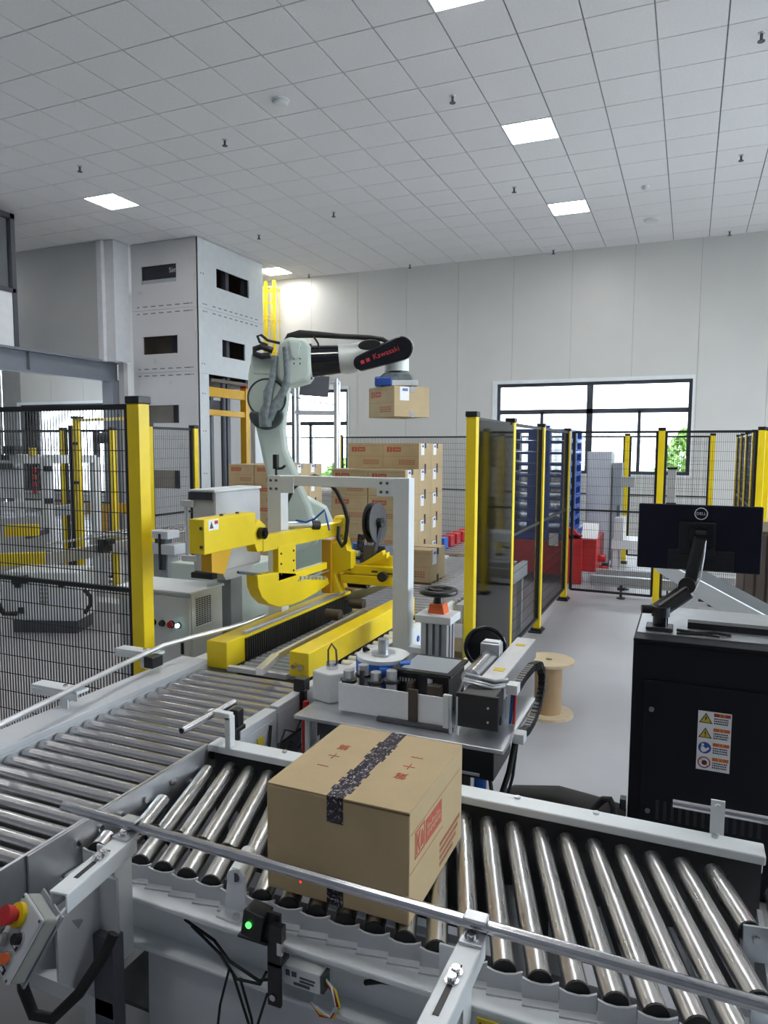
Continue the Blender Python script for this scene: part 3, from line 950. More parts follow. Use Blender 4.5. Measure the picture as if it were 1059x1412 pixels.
MB().prism([(1.10, 0.55), (1.10, 0.70), (1.20, 0.735), (1.23, 0.735), (1.23, 0.44), (1.2, 0.44)], -1.262, -1.255, 'x').box(-1.262, -1.20, 1.222, 1.23, 0.44, 0.735).build('mount_arm', 'lightgrey', eb)
MB().box(-1.255, -1.195, 1.20, 1.235, 0.0, 0.60).build('mount_post', 'darkgrey', eb)
MB().tube([(-1.37, 1.10, 0.565), (-1.37, 1.10, 0.50), (-1.34, 1.10, 0.445), (-1.29, 1.11, 0.445), (-1.24, 1.14, 0.50), (-1.20, 1.18, 0.58), (-1.19, 1.20, 0.62)], 0.013, 10).build('conduit', 'rubber', eb)
# side frame of the crossing conveyor behind it
MB().box(-1.62, -1.20, 1.20, 1.235, 0.40, 0.44).build('support_rail', 'lightgrey', eb)

# ================================================================== CROSSING CONVEYOR ON THE LEFT
lc = thing('roller_conveyor', 'crossing conveyor of straight rollers running back to the yellow carton sealer', 'conveyor', (-1.77, 1.8, 0))
MB().box(-2.22, -2.07, 0.55, 2.73, 0.72, 0.745).box(-2.10, -2.07, 0.55, 2.73, 0.60, 0.72).box(-2.22, -2.20, 0.55, 2.73, 0.60, 0.72).build('side_beam', 'lightgrey', lc, 0.003)
MB().box(-1.475, -1.466, 0.55, 1.925, 0.60, 0.745).build('inner_plate', 'zinc', lc)
MB().box(-1.475, -1.425, 2.06, 2.30, 0.715, 0.745).box(-1.44, -1.425, 2.05, 2.30, 0.56, 0.715).build('side_rail', 'lightgrey', lc, 0.003)
MB().box(-1.47, -1.43, 2.32, 2.70, 0.725, 0.748).box(-1.44, -1.43, 2.32, 2.70, 0.60, 0.725).build('side_rail', 'lightgrey', lc, 0.003)
MB().box(-1.44, -1.40, 2.04, 2.72, 0.44, 0.50).build('lower_rail', 'grey', lc)
MB().box(-1.965, -1.645, 2.735, 2.765, 0.70, 0.722).build('end_bar', 'lightgrey', lc)
MB().box(-2.06, -1.48, 0.6, 2.72, 0.55, 0.56).build('shade_pan', 'dimgrey', lc)  # near-black sheet that paints the shade in the roller gaps
for x, y in ((-2.16, 0.75), (-2.16, 2.6), (-1.45, 2.6), (-1.5, 0.75)):
    MB().box(x - 0.025, x + 0.025, y - 0.025, y + 0.025, 0, 0.60).build('leg', 'lightgrey', lc)
lr = MB().cyl((-0.29, 0, 0), (0.284, 0, 0), 0.0225, 18).mesh('roller')
lr.materials.append(M['rollerdull'])
le = MB().cyl((0.284, 0, 0), (0.291, 0, 0), 0.026, 14).mesh('end_cap')
le.materials.append(M['rubber'])
y = 0.62
while y < 2.72:
    o = bpy.data.objects.new('roller', lr)
    COL.objects.link(o)
    o.parent = lc
    o.location = WM[lc.name].inverted() @ Vector((-1.77, y, 0.695))
    c = bpy.data.objects.new('end_cap', le)
    COL.objects.link(c)
    c.parent = o
    y += 0.068
gl = MB().tube([(-2.0, 0.6, 0.84), (-2.035, 1.55, 0.84), (-2.10, 1.95, 0.84), (-2.155, 2.28, 0.84), (-2.18, 2.55, 0.845), (-2.135, 2.72, 0.85), (-2.06, 2.9, 0.86), (-2.035, 3.0, 0.865), (-2.035, 3.17, 0.865)], 0.011, 10).build('guide_rail', 'alu', lc)
for y, xr in ((2.0, -2.10), (2.52, -2.17)):
    MB().box(xr - 0.24, xr - 0.0, y - 0.03, y + 0.03, 0.81, 0.822).box(xr - 0.24, xr, y - 0.03, y - 0.025, 0.785, 0.81).build('rail_arm', 'white', gl, 0.002)
    MB().box(xr - 0.10, xr - 0.06, y - 0.02, y - 0.014, 0.745, 0.81).build('arm_post', 'white', gl)
    MB().cyl((xr - 0.03, y, 0.822), (xr - 0.03, y, 0.835), 0.009, 6).cyl((xr - 0.09, y, 0.822), (xr - 0.09, y, 0.83), 0.009, 6).build('arm_bolt', 'steel', gl)
MB().cbox((-2.16, 2.46, 0.80), (0.05, 0.07, 0.05)).build('sensor', 'plastic', gl, 0.004)
# cross-shaped stop rod
th = MB().tube([(-1.452, 1.775, 0.85), (-1.452, 2.06, 0.85)], 0.0125, 12).build('stop_rod', 'steel', lc)
MB().cyl((-1.452, 1.7745, 0.85), (-1.452, 1.776, 0.85), 0.009, 10).build('bore', 'black', th)
MB().box(-1.47, -1.38, 1.93, 1.955, 0.838, 0.862).box(-1.40, -1.378, 1.93, 1.96, 0.742, 0.85).build('clamp', 'cream', th, 0.003)
# sensors on the side rail
se = MB().box(-1.47, -1.435, 2.06, 2.095, 0.745, 0.82).cbox((-1.455, 2.07, 0.735), (0.05, 0.06, 0.05)).build('sensor', 'plastic', lc, 0.003)
se2 = MB().cbox((-1.44, 2.52, 0.775), (0.05, 0.05, 0.055)).cbox((-1.42, 2.50, 0.70), (0.02, 0.03, 0.12)).build('sensor', 'plastic', lc, 0.003)
MB().box(-1.423, -1.420, 2.16, 2.20, 0.62, 0.68).build('warning_label', 'stickeryellow', lc)
sw = MB()
sw.tube([(-1.42, 2.25, 0.70), (-1.41, 2.22, 0.62), (-1.41, 2.18, 0.57)], 0.006, 6)
sw.tube([(-1.41, 2.5, 0.68), (-1.40, 2.4, 0.62), (-1.40, 2.32, 0.66), (-1.40, 2.25, 0.58)], 0.004, 6)
sw.tube([(-1.41, 2.52, 0.66), (-1.40, 2.50, 0.56), (-1.40, 2.42, 0.55), (-1.40, 2.36, 0.6), (-1.40, 2.30, 0.56)], 0.003, 6)
sw.build('cables', 'rubber', lc)
MB().tube([(-1.385, 2.46, 0.73), (-1.38, 2.44, 0.6), (-1.38, 2.44, 0.3), (-1.38, 2.44, 0.0)], 0.013, 8).build('red_hose', 'red', lc)

# ================================================================== CARTONS
def carton_parts(t, w, d, h, turned=False, near=False):
    """carton standing on its base at the thing's origin, w along x, d along y; printed face and taped face as on the real ones"""
    fr = WM[t.name]
    MB(fr).box(-w / 2, w / 2, -d / 2, d / 2, 0, h - 0.004).build('body', 'card', t, 0.004 if near else 0.003)
    g = 0.0015
    if not turned:
        MB(fr).box(-w / 2 + 0.001, -g, -d / 2 + 0.001, d / 2 - 0.001, h - 0.004, h).build('top_flap', 'card', t, 0.001)
        MB(fr).box(g, w / 2 - 0.001, -d / 2 + 0.001, d / 2 - 0.001, h - 0.004, h).build('top_flap', 'card', t, 0.001)
    else:
        MB(fr).box(-w / 2 + 0.001, w / 2 - 0.001, -d / 2 + 0.001, -g, h - 0.004, h).build('top_flap', 'card', t, 0.001)
        MB(fr).box(-w / 2 + 0.001, w / 2 - 0.001, g, d / 2 - 0.001, h - 0.004, h).build('top_flap', 'card', t, 0.001)
    return fr

bc = thing('carton', 'large brown carton with black printed tape on the near roller conveyor', 'carton', (-0.71, 1.588, 0.7))
W_, D_, H_ = 0.364, 0.394, 0.26
fr = carton_parts(bc, W_, D_, H_, near=True)
tw = 0.021
tp = MB(fr).box(-tw, tw, -D_ / 2, D_ / 2, H_, H_ + 0.0008).box(-tw, tw, -D_ / 2 - 0.0009, -D_ / 2, H_ - 0.062, H_ + 0.0008).box(-tw, tw, D_ / 2, D_ / 2 + 0.0009, H_ - 0.062, H_ + 0.0008)
rnd = random.Random(3)
for k, y in enumerate((-0.165, -0.125, -0.08, 0.02, 0.06, 0.10)):
    tp.box(-tw - 0.007, -tw, y, y + 0.024, H_, H_ + 0.0008).box(tw, tw + 0.006, y - 0.006, y + 0.02, H_, H_ + 0.0008)
tp.build('tape', 'tape', bc)
MB(fr).box(-tw, tw, -D_ / 2 - 0.0009, -D_ / 2, 0, 0.055).build('bottom_tape', 'tape', bc)
MB(fr).box(tw, W_ / 2, -D_ / 2 - 0.0008, -D_ / 2 + 0.002, H_ - 0.0065, H_ - 0.003).build('flap_gap', 'cardedge', bc)
for y, chx in ((1.638, '\u7b2c'), (1.58, '\u5341'), (1.52, '\u4e00')):
    lettering('lettering', chx, 0.034, 'redprint' if chx == '\u7b2c' else 'paleprint', bc, (-0.811, y, 0.9606), (1, 0, 0), (0, 1, 0))
for y, chx in ((1.55, '\u7b2c'), (1.607, '\u5341'), (1.662, '\u4e00')):
    lettering('lettering', chx, 0.034, 'redprint', bc, (-0.611, y, 0.9606), (-1, 0, 0), (0, -1, 0))
# printed side
sx = -0.528
def side_frame(mb, y0, y1, z0, z1, tk=0.004):
    for a, b, c, d in ((y0, y1, z0, z0 + tk), (y0, y1, z1 - tk, z1), (y0, y0 + tk, z0, z1), (y1 - tk, y1, z0, z1)):
        mb.box(sx, sx + 0.0007, a, b, c, d)
    return mb
pl_ = MB()
side_frame(pl_, 1.425, 1.488, 0.835, 0.898)
pl_.box(sx, sx + 0.0007, 1.434, 1.441, 0.842, 0.89)
pl_.prism([(1.441, 0.866), (1.452, 0.89), (1.460, 0.89), (1.452, 0.866), (1.460, 0.842), (1.452, 0.842)], sx, sx + 0.0007, 'x')
pl_.prism([(1.462, 0.846), (1.480, 0.846), (1.480, 0.874), (1.471, 0.886), (1.462, 0.874)], sx, sx + 0.0007, 'x')
pl_.build('logo_print', 'redprint', bc)
MB().box(sx, sx + 0.0007, 1.495, 1.61, 0.835, 0.892).build('name_print', 'redprint', bc)
pn = MB()
for k in range(9):
    y = 1.506 + k * 0.0108
    pn.box(sx + 0.0006, sx + 0.0012, y, y + 0.005, 0.866, 0.878 - 0.003 * (k % 3)).box(sx + 0.0006, sx + 0.0012, y + 0.001, y + 0.007, 0.850 + 0.003 * (k % 2), 0.860)
pn.build('name_letters', 'card', bc, kind='stuff')
ln = MB().box(sx, sx + 0.0006, 1.40, 1.76, 0.9035, 0.905).box(sx, sx + 0.0006, 1.395, 1.62, 0.8155, 0.817)
ln.build('rule_lines', 'paleprint', bc)
tx = MB()
rnd = random.Random(5)
for row in range(4):
    y = 1.60
    while y < 1.765 - 0.02 * row:
        w = rnd.uniform(0.006, 0.012)
        tx.box(sx, sx + 0.0006, y, y + w, 0.772 - 0.017 * row, 0.783 - 0.017 * row)
        y += w + 0.003
tx.build('small_print', 'paleprint', bc, kind='stuff')
MB().cyl((-0.80, 1.3905, 0.735), (-0.80, 1.3894, 0.735), 0.0028, 8).build('laser_dot', 'redglow', bc)

def stock_carton(label, loc, rz=0.0, group=None, turned=False):
    """stack carton: red print on the front, tape tab and white label on the right side"""
    w, d, h = 0.386, 0.364, 0.253
    t = thing('carton', label, 'carton', loc, rz, group)
    fr = carton_parts(t, w, d, h, turned=True)
    f = -d / 2
    p = MB(fr)
    p.box(-0.15, -0.095, f - 0.0012, f, 0.165, 0.215).box(-0.088, 0.0, f - 0.0012, f, 0.168, 0.213)
    p.build('name_print', 'redprint', t)
    MB(fr).box(-0.125, -0.118, f - 0.0018, f - 0.0012, 0.172, 0.208).box(-0.075, -0.012, f - 0.0018, f - 0.0012, 0.186, 0.195).build('name_letters', 'card', t, kind='stuff')
    q = MB(fr)
    for r_ in range(3):
        for k in range(8):
            q.box(-0.02 + 0.022 * k, -0.004 + 0.022 * k, f - 0.0012, f, 0.04 + r_ * 0.018, 0.051 + r_ * 0.018)
    q.build('small_print', 'paleprint', t, kind='stuff')
    MB(fr).box(-w / 2, w / 2, f - 0.0008, f, 0.12, 0.122).box(-w / 2, w / 2, f - 0.0008, f, 0.228, 0.230).build('rule_lines', 'paleprint', t)
    s = w / 2
    MB(fr).box(-s - 0.001, s + 0.001, -0.022, 0.022, h, h + 0.0008).box(s, s + 0.0012, -0.022, 0.022, h - 0.05, h + 0.0008).box(-s - 0.0012, -s, -0.022, 0.022, h - 0.05, h + 0.0008).build('tape', 'tape', t)
    MB(fr).box(s, s + 0.0012, -0.022, 0.022, 0, 0.045).build('bottom_tape', 'tape', t)
    MB(fr).box(s, s + 0.0016, -0.125, -0.032, 0.135, h - 0.006).build('label', 'paper', t)
    MB(fr).box(s + 0.0016, s + 0.0022, -0.10, -0.045, 0.212, 0.235).build('label_print', 'labelblue', t)
    return t

# ================================================================== CARTON SEALER
cs = thing('carton_sealer', 'yellow carton sealing machine with white gantry and tape reel', 'sealing machine', (-1.8, 3.4, 0))
MB().box(-2.09, -1.975, 2.75, 4.10, 0.70, 0.83).build('side_guide', 'yellow', cs, 0.004)
bs = MB()
for k in range(60):
    bs.box(-1.975, -1.962, 2.90 + 0.02 * k, 2.912 + 0.02 * k, 0.70, 0.815)
bs.build('side_brush', 'plastic', cs, kind='stuff')
MB().box(-1.635, -1.535, 2.75, 4.10, 0.715, 0.83).build('side_guide', 'yellow', cs, 0.004)
gp = MB().box(-1.60, -1.55, 2.745, 2.78, 0.58, 0.715).build('guide_foot', 'plastic', cs)
MB().cyl((-1.60, 2.748, 0.775), (-1.60, 2.72, 0.77), 0.010, 8).cyl((-1.57, 2.748, 0.765), (-1.57, 2.73, 0.765), 0.014, 10).build('air_fitting', 'steel', gp)
MB().beam((-1.645, 2.52, 0.80), (-1.70, 2.74, 0.80), 0.035, 0.03).beam((-1.70, 2.74, 0.80), (-1.72, 3.75, 0.80), 0.018, 0.03).build('infeed_rail', 'alu', cs, 0.002)
MB().box(-1.99, -1.965, 2.9, 4.0, 0.835, 0.85).build('infeed_rail', 'alu', cs, 0.002)
sr = MB().cyl((-0.165, 0, 0), (0.165, 0, 0), 0.016, 14).mesh('roller')
sr.materials.append(M['grey'])  # steel rollers in shadow: the shade is put into this grey
y = 2.84
while y < 4.10:
    o = bpy.data.objects.new('roller', sr)
    COL.objects.link(o)
    o.parent = cs
    o.location = WM[cs.name].inverted() @ Vector((-1.80, y, 0.685))
    y += 0.05
MB().box(-2.08, -1.54, 2.80, 4.10, 0.50, 0.60).build('bed_plate', 'darkgrey', cs)
MB().box(-1.535, -1.40, 2.80, 4.1, 0.655, 0.67).build('bed_edge', 'darkgrey', cs)
rs = MB()
for k in range(16):
    rs.cyl((-1.53, 2.86 + 0.075 * k, 0.69), (-1.445, 2.86 + 0.075 * k, 0.69), 0.022, 10)
rs.build('outer_rollers', 'cream', cs, kind='stuff')
MB().box(-1.43, -1.395, 2.85, 4.5, 0.60, 0.735).build('side_plate', 'white', cs, 0.004)
sk = MB().cyl((-1.395, 3.92, 0.685), (-1.39, 3.92, 0.685), 0.026, 14)
sk.build('dark_sticker', 'motor', cs)
MB().cyl((-1.395, 3.78, 0.66), (-1.39, 3.78, 0.66), 0.018, 14).build('blue_sticker', 'stickerblue', cs)
MB().box(-2.20, -2.09, 2.75, 4.5, 0.60, 0.72).build('side_plate', 'white', cs, 0.004)
for x, y in ((-1.43, 3.05), (-1.43, 4.4), (-2.14, 3.0), (-2.14, 4.4)):
    MB().box(x - 0.03, x + 0.03, y - 0.03, y + 0.03, 0, 0.62).build('leg', 'white', cs)
MB().box(-2.12, -1.42, 3.1, 4.3, 0.12, 0.42).build('motor_housing', 'darkgrey', cs)
for y in (3.58, 3.9):
    MB().cyl((-1.88, y, 0.80), (-1.79, y, 0.80), 0.032, 16).build('brown_wheel', 'brown', cs)
# gantry
MB().box(-1.398, -1.310, 3.40, 3.48, 0.60, 1.595).build('gantry_post', 'white', cs, 0.003)
MB().box(-2.155, -2.068, 3.40, 3.48, 0.72, 1.595).build('gantry_post', 'white', cs, 0.003)
MB().box(-2.068, -1.398, 3.41, 3.47, 1.54, 1.595).build('gantry_beam', 'white', cs, 0.003)
gb = MB()
for x0 in (-1.465, -1.43, -2.13, -2.095):
    for z in (1.568, 1.522):
        gb.cyl((x0, 3.40, z), (x0, 3.393, z), 0.008, 6)
gb.build('gantry_bolts', 'darkgrey', cs, kind='stuff')
MB().box(-1.49, -1.398, 3.399, 3.411, 1.50, 1.59).build('corner_plate', 'white', cs)
MB().box(-2.068, -1.99, 3.399, 3.411, 1.50, 1.59).build('corner_plate', 'white', cs)
MB().tube([(-2.12, 3.44, 1.595), (-2.115, 3.43, 1.63), (-2.07, 3.42, 1.635), (-2.05, 3.42, 1.65)], 0.008, 6).box(-2.13, -2.105, 3.42, 3.445, 1.63, 1.71).build('pull_latch', 'plastic', cs)
# upper yellow arm
MB().box(-2.075, -1.99, 2.615, 3.03, 1.265, 1.425).build('upper_arm', 'yellow', cs, 0.004)
MB().prism([(2.68, 1.265), (2.68, 1.175), (2.78, 1.150), (2.84, 1.265)], -2.06, -2.0, 'x').build('arm_bracket', 'yellowdk', cs, 0.003)
ab = MB()
for z in (1.30, 1.385):
    ab.cyl((-2.005, 2.615, z), (-2.005, 2.609, z), 0.008, 8)
for y in (2.80, 2.93):
    ab.cyl((-2.03, y, 1.425), (-2.03, y, 1.434), 0.009, 8)
ab.build('arm_bolts', 'brown', cs, kind='stuff')
wl_ = MB().box(-1.99, -1.9885, 2.645, 2.72, 1.372, 1.420).build('warning_label', 'paper', cs)
MB().prism([(2.653, 1.38), (2.682, 1.38), (2.667, 1.412)], -1.9885, -1.988, 'x').build('triangle', 'brown', wl_)
MB().box(-1.9885, -1.988, 2.69, 2.716, 1.398, 1.414).build('red_band', 'stickerred', wl_)
MB().prism([(3.03, 1.26), (3.03, 1.36), (3.07, 1.385), (3.13, 1.35), (3.13, 1.22), (3.05, 1.22)], -2.055, -1.995, 'x').build('pivot_block', 'yellow', cs, 0.003)
MB().cyl((-1.995, 3.075, 1.315), (-1.965, 3.075, 1.315), 0.030, 18).cyl((-1.965, 3.075, 1.315), (-1.955, 3.075, 1.315), 0.016, 12).build('pivot_knob', 'gloss', cs)
MB().prism([(3.10, 1.215), (3.10, 1.295), (3.98, 1.285), (4.02, 1.32), (4.10, 1.32), (4.10, 1.20), (3.98, 1.205)], -2.05, -1.99, 'x').build('swing_arm', 'yellow', cs, 0.003)
MB().box(-2.02, -1.985, 3.235, 3.42, 1.04, 1.225).build('hanger_plate', 'yellow', cs, 0.003)
hb = MB()
for y in (3.26, 3.39):
    for z in (1.075, 1.13, 1.185):
        hb.cyl((-1.985, y, z), (-1.980, y, z), 0.006, 8)
hb.build('hanger_bolts', 'brown', cs, kind='stuff')
cpts = [(3.035, 1.105), (3.04, 1.04), (3.075, 0.985), (3.14, 0.935), (3.24, 0.90), (3.36, 0.885), (3.50, 0.885), (3.66, 0.900), (3.82, 0.925), (3.80, 0.965), (3.62, 0.995), (3.42, 1.055), (3.235, 1.09)]
MB().prism(cpts, -2.055, -1.985, 'x').build('curved_shoe', 'yellow', cs, 0.004)
ld_ = MB()
for k in range(7):
    ld_.box(-1.984, -1.975, 3.46 + 0.045 * k, 3.49 + 0.045 * k, 1.013 - 0.008 * k, 1.03 - 0.008 * k)
ld_.box(-1.985, -1.978, 3.44, 3.80, 1.005, 1.012).build('slotted_strip', 'zinc', cs)
MB().box(-2.03, -1.99, 3.42, 3.80, 1.02, 1.06).build('link_arm', 'yellow', cs, 0.003)
MB().cyl((-2.01, 2.90, 1.14), (-2.01, 3.30, 1.05), 0.007, 8).build('pull_rod', 'darkgrey', cs)
MB().box(-2.05, -1.985, 3.84, 4.08, 0.86, 1.19).build('end_block', 'yellowdk', cs, 0.003)
MB().box(-2.04, -1.985, 4.0, 4.09, 1.10, 1.31).build('end_riser', 'yellow', cs, 0.003)
# tape head across the lane
MB().prism([(-2.0, 0.865), (-1.985, 1.17), (-1.90, 1.20), (-1.885, 1.13), (-1.86, 1.125), (-1.86, 1.02), (-1.97, 0.98), (-1.93, 0.865)], 3.86, 3.93).build('head_side', 'yellow', cs, 0.003)
MB().box(-1.97, -1.57, 3.90, 3.96, 0.985, 1.035).box(-1.94, -1.57, 3.88, 3.95, 0.925, 0.978).build('cross_arm', 'yellow', cs, 0.003)
sl = MB().box(-1.925, -1.88, 3.897, 3.901, 1.003, 1.015).box(-1.74, -1.70, 3.897, 3.901, 1.0, 1.012).box(-1.64, -1.60, 3.897, 3.901, 0.995, 1.003)
sl.build('arm_slots', 'brown', cs, kind='stuff')
MB().cyl((-1.655, 3.885, 0.985), (-1.655, 3.855, 0.985), 0.030, 18).build('clamp_knob', 'plastic', cs, 0.003)
MB().prism([(-1.83, 1.03), (-1.66, 1.085), (-1.66, 1.12), (-1.68, 1.10), (-1.69, 1.13), (-1.83, 1.04)], 3.94, 3.99).prism([(-1.86, 1.03), (-1.62, 1.03), (-1.62, 1.095), (-1.66, 1.095)], 3.97, 3.99).build('head_wedge', 'yellow', cs, 0.002)
MB().prism([(-1.865, 1.035), (-1.835, 1.15), (-1.69, 1.15), (-1.68, 1.085)], 3.99, 4.10).build('head_cover', 'darkgrey', cs, 0.003)
MB().cyl((-1.88, 3.96, 1.10), (-1.85, 3.96, 1.10), 0.018, 12).build('head_roller', 'cream', cs)
MB().cyl((-1.93, 3.98, 0.91), (-1.80, 3.98, 0.91), 0.03, 14).build('press_roller', 'plastic', cs)
MB().prism([(-1.90, 0.86), (-1.70, 0.915), (-1.66, 0.905), (-1.88, 0.80), (-1.96, 0.80)], 3.97, 4.02).build('guide_wing', 'zinc', cs)
# tape reel on its post
rc, ra = Vector((-1.765, 4.0, 1.29)), Vector((1.0, -0.04, 0.05)).normalized()
rl = MB().cyl(rc + ra * 0.022, rc + ra * 0.026, 0.125, 32).cyl(rc - ra * 0.026, rc - ra * 0.022, 0.125, 32).build('reel_flange', 'dimgrey', cs)
MB().cyl(rc - ra * 0.022, rc + ra * 0.022, 0.095, 32).build('tape_roll', 'gloss', rl)
MB().cyl(rc + ra * 0.026, rc + ra * 0.055, 0.032, 18).build('reel_hub', 'plastic', rl)
MB().beam(rc + ra * 0.045, (-1.76, 3.96, 1.07), 0.03, 0.02).build('reel_arm', 'darkgrey', cs)
MB().beam(rc - ra * 0.01 + Vector((-0.08, 0, -0.075)), (-1.86, 3.97, 1.06), 0.045, 0.001, (0.4, -0.9, 0)).build('tape_web', 'tape', rl)
# black hose arc, blue air line, pneumatic cylinder
MB().tube([(-2.10, 3.5, 1.325), (-2.09, 3.5, 1.44), (-2.045, 3.5, 1.525), (-1.98, 3.5, 1.575), (-1.91, 3.5, 1.592), (-1.84, 3.5, 1.575), (-1.775, 3.5, 1.515), (-1.74, 3.52, 1.435), (-1.745, 3.58, 1.35), (-1.77, 3.62, 1.28), (-1.80, 3.66, 1.21), (-1.84, 3.7, 1.18), (-1.865, 3.7, 1.22), (-1.87, 3.72, 1.29)], 0.012, 10).build('hose', 'rubber', cs)
MB().tube([(-2.06, 3.55, 1.335), (-2.0, 3.56, 1.325), (-1.95, 3.57, 1.345), (-1.89, 3.58, 1.40), (-1.88, 3.58, 1.36), (-1.87, 3.6, 1.28)], 0.006, 6).build('air_line', 'brightblue', cs)
MB().cyl((-2.12, 3.46, 1.31), (-2.0, 3.62, 1.305), 0.022, 14).build('air_cylinder', 'alu', cs)
MB().cyl((-2.14, 3.43, 1.31), (-2.12, 3.46, 1.31), 0.026, 12).build('cylinder_cap', 'plastic', cs)
MB().cyl((-2.0, 3.62, 1.305), (-1.97, 3.66, 1.30), 0.028, 12).build('cylinder_cap', 'plastic', cs)
MB().cyl((-1.97, 4.2, 1.02), (-1.97, 4.2, 1.13), 0.045, 18).cyl((-2.1, 4.25, 1.03), (-2.1, 4.25, 1.12), 0.04, 18).build('blue_motor', 'brightblue', cs)
# height adjusting column with hand wheel
cm = MB().box(-1.225, -1.085, 3.36, 3.49, 0.0, 0.87).build('wheel_column', 'alu', cs, 0.003)
gv = MB()
for x in (-1.19, -1.155, -1.12):
    gv.box(x - 0.006, x + 0.006, 3.357, 3.361, 0.02, 0.865)
for y in (3.40, 3.45):
    gv.box(-1.0851, -1.082, y - 0.006, y + 0.006, 0.02, 0.865)
gv.build('column_groove', 'darkgrey', cm)
MB().box(-1.25, -1.06, 3.34, 3.51, 0.87, 0.91).build('column_cap', 'white', cs, 0.004)
MB().prism([(-1.20, 0.91), (-1.11, 0.91), (-1.12, 0.96), (-1.19, 0.96)], 3.39, 3.47).build('gear_block', 'orange', cs, 0.003)
MB().cyl((-1.155, 3.43, 0.96), (-1.155, 3.43, 1.015), 0.028, 14, 0.018).build('wheel_shaft', 'plastic', cs)
wm = MB().ring((-1.155, 3.43, 1.02), 0.085, 0.0155, (0, 0, 1), 32, 10)
for k in range(3):
    a = 0.5 + k * 2 * PI / 3
    wm.beam((-1.155, 3.43, 1.015), (-1.155 + 0.08 * math.cos(a), 3.43 + 0.08 * math.sin(a), 1.02), 0.024, 0.014)
wm.cyl((-1.155, 3.43, 1.005), (-1.155, 3.43, 1.03), 0.024, 16)
wm.build('hand_wheel', 'plastic', cs)
MB().box(-1.31, -1.22, 3.40, 3.45, 0.62, 0.72).build('column_tie', 'white', cs)

# outfeed conveyor behind the sealer with a waiting carton
oc = thing('outfeed_conveyor', 'bright roller conveyor carrying a carton away behind the sealer', 'conveyor', (-1.75, 5.4, 0))
MB().box(-1.40, -1.35, 4.52, 6.6, 0.58, 0.71).build('side_beam', 'lightgrey', oc, 0.003)
MB().box(-2.18, -2.12, 4.52, 6.6, 0.58, 0.71).build('side_beam', 'lightgrey', oc, 0.003)
orm = MB().cyl((-0.325, 0, 0), (0.325, 0, 0), 0.025, 16).mesh('roller')
orm.materials.append(M['steel'])
y = 4.16
while y < 6.55:
    o = bpy.data.objects.new('roller', orm)
    COL.objects.link(o)
    o.parent = oc
    o.location = WM[oc.name].inverted() @ Vector((-1.76, y, 0.685))
    y += 0.085
for x in (-1.375, -2.15):
    for yy in (4.7, 6.4):
        MB().box(x - 0.022, x + 0.022, yy - 0.025, yy + 0.025, 0, 0.58).build('leg', 'lightgrey', oc)
MB().tube([(-1.37, 4.9, 0.80), (-1.52, 5.35, 0.82), (-1.44, 5.9, 0.82)], 0.012, 8).build('guide_tube', 'steel', oc)
MB().box(-1.40, -1.35, 4.88, 4.92, 0.70, 0.81).build('tube_bracket', 'steel', oc)
wc = stock_carton('carton waiting alone on the outfeed conveyor behind the white gantry post', (-1.995, 5.32, 0.712))
bx2 = thing('carton', 'carton standing on the floor under the outfeed conveyor', 'carton', (-1.62, 5.0, 0))
carton_parts(bx2, 0.38, 0.36, 0.30)
wb = thing('floor_cabinet', 'low white cabinet on the floor behind the hand wheel column', 'cabinet', (-1.5, 4.75, 0))
wb_ = MB().box(-1.27, -1.02, 3.95, 4.35, 0.02, 0.42)
wb_.build('body', 'white', wb, 0.005)
MB().box(-1.28, -1.01, 3.93, 4.36, 0.28, 0.31).build('dark_band', 'darkgrey', wb)
MB().box(-1.25, -1.04, 3.97, 4.33, 0, 0.02).build('plinth', 'black', wb)

# ================================================================== LABEL APPLICATOR
la = thing('label_applicator', 'label applicator with blue label reel on a steel table plate', 'labelling machine', (-0.95, 2.55, 0))
MB().box(-1.33, -0.53, 2.265, 2.82, 0.735, 0.75).build('table_plate', 'zinc', la, 0.003)
MB().box(-1.02, -0.82, 2.45, 2.65, 0.03, 0.735).build('stand_column', 'lightgrey', la, 0.003)
MB().box(-1.25, -0.6, 2.3, 2.8, 0, 0.03).build('stand_foot', 'grey', la)
MB().box(-1.32, -0.98, 2.45, 2.72, 0.45, 0.70).build('control_case', 'darkgrey', la, 0.003)
MB().cyl((-1.29, 2.30, 0.45), (-1.29, 2.30, 0.735), 0.010, 8).build('table_strut', 'white', la)
lbx, lby = -1.12, 2.63
rr = MB().cyl((lbx, lby, 0.895), (lbx, lby, 0.91), 0.108, 40).cyl((lbx, lby, 0.84), (lbx, lby, 0.845), 0.108, 40).build('reel_disc', 'cream', la)
MB().cyl((lbx, lby, 0.845), (lbx, lby, 0.895), 0.112, 40).cyl((lbx, lby, 0.78), (lbx, lby, 0.84), 0.085, 28).build('label_roll', 'brightblue', rr)
MB().cyl((lbx, lby, 0.91), (lbx, lby, 0.92), 0.05, 24).cyl((lbx, lby, 0.92), (lbx, lby, 0.975), 0.022, 20).build('reel_hub', 'zinc', rr)
MB().cyl((lbx, lby, 0.75), (lbx, lby, 0.78), 0.09, 24).build('reel_base', 'zinc', la)
MB().tube([(lbx + 0.03, lby - 0.112, 0.875), (lbx + 0.08, lby - 0.09, 0.87), (lbx + 0.125, lby - 0.03, 0.88)], 0.018, 8).build('blue_clip', 'brightblue', la)
MB().cyl((lbx - 0.085, lby + 0.0, 0.922), (lbx - 0.06, lby - 0.005, 0.922), 0.014, 10, 0.004).build('indicator', 'gloss', la)
